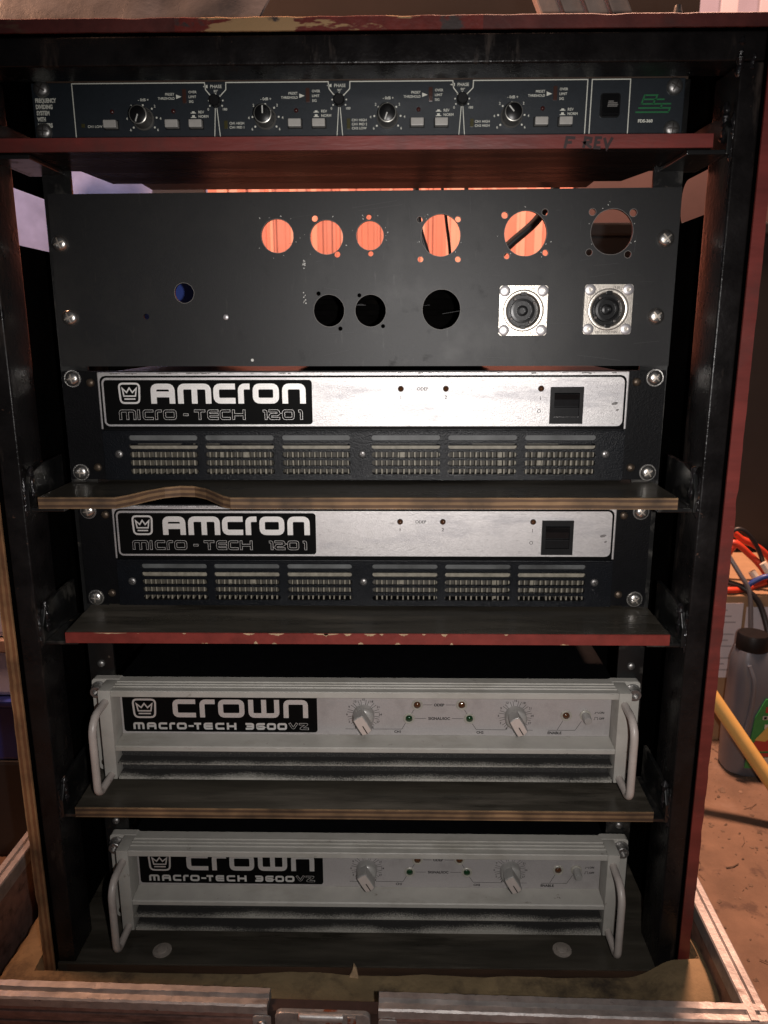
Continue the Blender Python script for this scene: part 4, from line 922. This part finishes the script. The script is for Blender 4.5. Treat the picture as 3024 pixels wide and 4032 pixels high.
fo = MB(); x0, x1, y0, y1 = -322, 300, -131, 440; nx, ny = 150, 120
def foam_z(x, y):
    z = -611.0 + 3.4 * mnoise.noise(Vector((x * .018, y * .018, .3))) + 1.2 * mnoise.noise(Vector((x * .07, y * .07, 2.3)))
    if -285 < x < 286 and y > -66: z = min(z, -621)
    dx, dy = x - 283, y + 52
    z += 20.0 * math.exp(-((dx / 40) ** 4 + ((y + 70) / 46) ** 4)) * (1 if y < -66 or x > 284 else 0)
    e = min(x - x0, x1 - x, y - y0)
    if e < 14: z -= (14 - e) ** 2 * .06
    return z
for j in range(ny + 1):
    for i in range(nx + 1):
        x = x0 + (x1 - x0) * i / nx; y = y0 + (y1 - y0) * (j / ny) ** 1.4; z = foam_z(x, y)
        if i in (0, nx): x += 5 * mnoise.noise(Vector((y * .05, i, 3))) + 2 * mnoise.noise(Vector((y * .25, i, 3)))
        fo.v.append((x, y, z))
for j in range(ny):
    for i in range(nx): k = j * (nx + 1) + i; fo.f.append((k, k + 1, k + nx + 2, k + nx + 1))
# skirts down into the tray
def skirt(idx):
    o = len(fo.v)
    for k in idx: x, y, z = fo.v[k]; fo.v.append((x, y, -686))
    for a in range(len(idx) - 1): fo.f.append((idx[a], idx[a + 1], o + a + 1, o + a))
skirt(list(range(nx + 1))); skirt([j * (nx + 1) for j in range(ny + 1)]); skirt([j * (nx + 1) + nx for j in range(ny + 1)])
fm = fo.build('foam_lining', 'foam', smooth=True)
tag(fm, 'dirty yellow foam lining packed around the foot of the rack', 'foam')
b = MB()
b.prism([(-11, -619), (-6, -620), (-4.5, -612), (-6, -604), (-8.6, -599), (-10, -606), (-12.6, -612)], -70, -67, 'Y')
tag(b.build('wood_splinter', 'chip_wood', bevel=.5), 'pale splinter of wood stuck upright in the foam before the rack floor', 'splinter')

# ================================================================== BEHIND AND AROUND
# corrugated red container wall seen through the rack
cw = thing('container_wall', 'sunlit red corrugated metal wall seen through the panel cutouts', 'wall', (0, 1540, -690))
x = -470; i = 0; random.seed(11)
while x < 470:
    wd = random.choice([9, 12, 16, 22]); b = MB(); d = random.choice([0, 4, 9])
    b.box(x, x + wd - .6, 1530 - d, 1545, -690, 480); b.build('wall_rib', random.choice(['rib_red', 'rib_red', 'rib_pale']), cw); x += wd; i += 1
b = MB(); b.box(-472, 476, 1546, 1556, -690, 480); b.build('wall_sheet', 'rib_red', cw)
b = MB(); b.box(-610, -476, 1500, 1530, -690, 600); tag(b.build('black_curtain', 'cabinet'), 'black strip hanging between the pale wall and the red wall behind the rack', 'curtain')
b = MB(); b.box(490, 2000, 1500, 1560, -690, 470); tag(b.build('maroon_partition', 'maroon', bevel=3), 'dull maroon partition behind the right side of the rack', 'partition')
b = MB(); b.box(338, 1300, 728, 900, -690, 100); b.box(333, 1305, 720, 728, 84, 105); tag(b.build('dark_cabinet', 'cabinet', bevel=4), 'dark cabinet standing behind the rack on the right', 'cabinet')
b = MB(); b.box(-470, 460, 620, 660, 330, 900); tag(b.build('void_board', 'void_dark'), 'dark board standing in for the dark void above and behind the rack top', 'board')  # dark sheet added in place of the unlit void over the rack
rt_ = thing('bounce_blocker', 'dark brown bench added low behind the rack against bounced light', 'blocker', (0, 1250, -690))  # unseen block, added to cut red light bouncing off the wall
b = MB(); b.box(-640, 620, 1120, 1400, -259, -235); b.build('blocker_top', 'blocker_brown', rt_, bevel=3)
b = MB(); b.box(-630, 610, 1130, 1150, -690, -259.2); b.build('blocker_front', 'blocker_brown', rt_)
# things lying on top of the rack
n = 24; b = MB(); vs = []
for i in range(n + 1):
    for j in range(9):
        x = -330 + 218 * i / n; u = j / 8
        vs.append((x + 34 * u * (1 if i == n else i / n), 90 + 40 * u + 6 * mnoise.noise(Vector((x * .03, u * 3, 1))), 134 + 95 * u + 5 * mnoise.noise(Vector((x * .05, u * 4, 6)))))
vs2 = [(x_, y_ + 5, z_) for x_, y_, z_ in vs]; m = len(vs)
fs = [(i * 9 + j, (i + 1) * 9 + j, (i + 1) * 9 + j + 1, i * 9 + j + 1) for i in range(n) for j in range(8)]
b.add(vs, fs); b.add(vs2, [f[::-1] for f in fs])
tag(b.build('plastic_sheet', 'sheet_plastic', smooth=True), 'crumpled grey plastic sheet lying on the rack top at the left', 'sheet')
for q in range(4):
    b = MB(); ox = q * 21.0
    b.prism([(128 + ox, 232), (145 + ox, 232), (189 + ox, 137), (172 + ox, 137)], 96 + q * 3, 108 + q * 3, 'Y')
    tag(b.build('timber_slat', 'slat', bevel=1.5), ['greyish slat leaning on the rack top, nearest the black gap', 'second slat from the black gap leaning on the rack top', 'third slat from the black gap leaning on the rack top', 'last slat of the row leaning on the rack top, nearest the small posts'][q], 'slat', 'slats leaning on the rack top')
for q, (x, h) in enumerate(((252, 52), (264, 45))):
    b = MB(); b.lathe([(5, 0), (5, h - 8), (3.4, h - 4), (2.6, h), (.01, h)], (x, 70, 133.2), 14, 'Z'); tag(b.build('small_post', 'zinc_dull', smooth=True), ['taller of two small metal posts on the rack top', 'shorter of two small metal posts on the rack top'][q], 'post')
# cables behind the panel
def spline(P, n=10):
    P = [Vector(p) for p in P]; P = [P[0] * 2 - P[1]] + P + [P[-1] * 2 - P[-2]]; out = []
    for i in range(1, len(P) - 2):
        for k in range(n):
            t = k / n; a, b_, c_, d_ = P[i - 1], P[i], P[i + 1], P[i + 2]
            out.append(.5 * ((2 * b_) + (c_ - a) * t + (2 * a - 5 * b_ + 4 * c_ - d_) * t * t + (3 * b_ - a - 3 * c_ + d_) * t ** 3))
    out.append(P[-2]); return out
def cable(pts, r, mat, label, name='cable', group=None):
    b = MB(); b.tube(spline(pts), r, 10); return tag(b.build(name, mat, smooth=True), label, 'cable', group)
cable([(100, 250, -35), (143, 250, 17), (182, 252, 54), (205, 260, 110), (215, 300, 200)], 4.6, 'cable_black', 'thick black cable crossing diagonally behind the large cutout above the left connector')
cable([(86, 252, -40), (85, 250, 12), (80, 250, 50), (74, 255, 100), (70, 280, 200)], 1.6, 'cable_black', 'thin black wire hanging upright behind the middle large cutout')
cable([(70, 256, -40), (61, 254, 11), (51, 252, 46), (46, 256, 110), (40, 280, 200)], 3.2, 'cable_black', 'black cable hanging behind the left rim of the middle large cutout')
cable([(112, 300, 40), (105, 300, 90), (98, 300, 160)], 2.4, 'cable_black', 'short black cable hanging in the gap over the drilled panel')
b = MB(); b.lathe([(30, -24), (58, -24), (58, -18), (34, -17), (34, 17), (58, 18), (58, 24), (30, 24)], (-182, 170, -41.2), 32); tag(b.build('cable_reel', 'blue_reel', smooth=True), 'blue reel glimpsed through the small round hole of the drilled panel', 'reel')

db = thing('ribbed_heatsink', 'black ribbed block glimpsed through the lower row of cutouts', 'heatsink', (20, 120, -98))
b = MB(); b.box(-62, 112, 92, 178, -98.5, -22); b.build('block_body', 'panel_black', db)
for q in range(8):
    b = MB(); b.box(-60, 110, 84, 91.8, -96 + q * 9.4, -91 + q * 9.4); b.build('block_rib', 'panel_black', db, bevel=.6)
# right of the case: carton, oil bottle, cables, pole
bx = thing('carton', 'brown carton with a printed paper label behind the bottle', 'carton', (660, 590, -690))
b = MB(); b.box(508, 800, 470, 700, -690, -452); b.build('carton_body', 'cardboard', bx, bevel=2)
b = MB(); b.box(510, 545, 469.2, 469.8, -584, -464); lb = b.build('paper_label', 'paper', bx)
b = MB(); b.box(550, 640, 469.2, 469.8, -560, -470); b.build('paper_label', 'paper', bx)
b = MB()
for q in range(11):
    z = -474 - q * 9.6
    if q in (3, 7): continue
    b.box(513, 522 + (q * 7) % 15, 468.9, 469.15, z - 2.2, z)
b.build('label_print', 'paper_print', lb)
bt = thing('oil_bottle', 'silver oil bottle with black cap and green label standing on the floor', 'bottle', (546, 396, -690))
def ringv(cx, hw, cy, hd, z, n=28, p=3.2):
    out = []
    for k in range(n):
        a = 2 * PI * k / n; c, s_ = math.cos(a), math.sin(a)
        out.append((cx + hw * math.copysign(abs(c) ** (2 / p), c), cy + hd * math.copysign(abs(s_) ** (2 / p), s_), z))
    return out
lv = [(552, 44, 28, -690), (552, 49, 31, -686), (552, 50, 32, -640), (552, 49, 32, -590), (551, 47.5, 31, -560), (546, 42, 28, -540), (536, 32, 25, -522), (530, 23, 22, -510), (529, 20.5, 20.5, -504)]
b = MB(); n = 28
for (cx, hw, hd, z) in lv: b.v += ringv(cx, hw, 396, hd, z)
for i in range(len(lv) - 1):
    for k in range(n): b.f.append((i * n + k, i * n + (k + 1) % n, (i + 1) * n + (k + 1) % n, (i + 1) * n + k))
b.f += [tuple(range(n))[::-1], tuple((len(lv) - 1) * n + k for k in range(n))]
b.build('bottle_body', 'bottle_silver', bt, smooth=True)
b = MB(); b.lathe([(21.5, 0), (21.8, 3), (21.2, 20), (19.5, 23), (10, 23.6), (.01, 23.6)], (529, 396, -504.5), 30, 'Z'); b.build('cap', 'plastic_matt', bt, smooth=True)
b = MB(); b.tube(spline([(516, 371, -520), (522, 364, -545), (520, 361.5, -590), (512, 363, -640)]), 3.0, 8); b.build('body_rib', 'bottle_silver', bt, smooth=True)
b = MB(); b.prism([(521, -672), (596, -672), (596, -566), (540, -566), (528, -594)], 361.8, 363.6, 'Y'); lb = b.build('label', 'label_green', bt)
b = MB(); b.prism([(524, -640), (534, -626), (548, -616), (580, -612), (580, -644), (524, -646)], 361.4, 361.7, 'Y'); b.build('label_picture', 'label_red', lb)
b = MB(); b.prism([(530, -628), (556, -594), (580, -586), (580, -602), (545, -630)], 361.0, 361.3, 'Y'); b.build('label_flash', 'label_yellow', lb)
b = MB(); b.box(523, 590, 361.2, 361.6, -654, -648); b.box(541, 590, 361.2, 361.6, -586, -577); b.build('label_band', 'label_red', lb)
b = MB(); b.box(538, 590, 361.2, 361.6, -596.5, -591); b.box(528, 590, 361.2, 361.6, -668, -655); b.box(542, 549, 361.2, 361.6, -611, -604); b.build('label_panel', 'label_cream', lb)
b = MB(); b.box(539.5, 543.5, 360.8, 361.1, -595.6, -592); b.box(545, 550, 360.8, 361.1, -595.6, -592); b.build('label_mark', 'print_black', lb)
b = MB(); b.tube([(542, 247, -681), (290.5, 382.6, -317)], 9.2, 16); tag(b.build('yellow_pole', 'pole', smooth=True), 'yellow pole leaning against the right side of the rack, its foot on the floor', 'pole')
reds = [([(515, 540, -452), (531, 520, -372), (556, 520, -379), (584, 520, -394), (612, 525, -420), (640, 540, -452)], 'red cable, highest loop of the tangle on the carton'),
        ([(522, 530, -452), (534, 512, -384), (566, 508, -402), (592, 510, -430), (604, 525, -452)], 'red cable, middle loop of the tangle on the carton'),
        ([(540, 560, -452), (560, 545, -392), (600, 545, -404), (640, 560, -450)], 'red cable, rear loop of the tangle on the carton'),
        ([(500, 480, -446), (530, 476, -446), (556, 490, -447.5), (600, 520, -447.5)], 'red cable lying along the front edge of the carton top')]
for pts, lb_ in reds: cable(pts, 5.0, 'cable_red', lb_, 'red_cable', 'red cables on the carton')
cable([(505, 520, -452), (530, 500, -362), (565, 500, -378), (605, 515, -452)], 3.4, 'cable_black', 'black cable arching over the red tangle on the carton', 'black_cable')
cable([(515, 500, -380), (538, 480, -420), (552, 470, -448), (556, 462, -500)], 3.6, 'cable_grey', 'grey cable running down across the front of the carton', 'grey_cable')
cable([(520, 500, -438), (548, 474, -444), (572, 464, -476), (585, 440, -560), (590, 440, -688)], 4.4, 'cable_black', 'thick black cable bending down beside the bottle cap', 'black_cable')
cable([(548, 480, -447), (560, 476, -432), (582, 474, -424), (610, 480, -446)], 4.0, 'cable_blue', 'blue cable lying on the carton beside the red tangle', 'blue_cable')
for q, (x, y, z) in enumerate(((566, 500, -424), (580, 498, -410))):
    b = MB(); b.tube([(x, y, z), (x + 9, y - 4, z - 14)], 5.5, 10); tag(b.build('cable_connector', 'label_cream', bevel=.5), ['pale plug end in the cable tangle, the lower one', 'pale plug end in the cable tangle, the upper one'][q], 'plug')
# left of the case
b = MB(); b.box(-760, -392, 182, 520, -690, -560); tag(b.build('black_flight_trunk', 'cabinet', bevel=5), 'black trunk on the floor at the left of the rack', 'trunk')
cr = thing('blue_crate', 'dark blue plastic crate stacked on the black trunk', 'crate', (-580, 380, -560))
b = MB(); b.box(-750, -398, 184, 520, -560, -489); b.build('crate_body', 'blue_plastic', cr, bevel=4)
b = MB(); b.box(-754, -394, 178, 524, -489, -481); b.build('crate_rim', 'blue_plastic', cr, bevel=2)
wt = thing('white_tub', 'white plastic tub standing in the dark blue crate', 'tub', (-580, 380, -480))
b = MB(); b.box(-740, -404, 190, 500, -480.8, -424); b.build('tub_body', 'white_plastic', wt, bevel=6, seg=3)
b = MB(); b.box(-746, -398, 184, 506, -424, -408); b.build('tub_rim', 'slat', wt, bevel=2)
b = MB(); b.box(-742, -402, 190, 500, -408, -300); b.build('tub_lid', 'white_plastic', wt, bevel=8, seg=3)
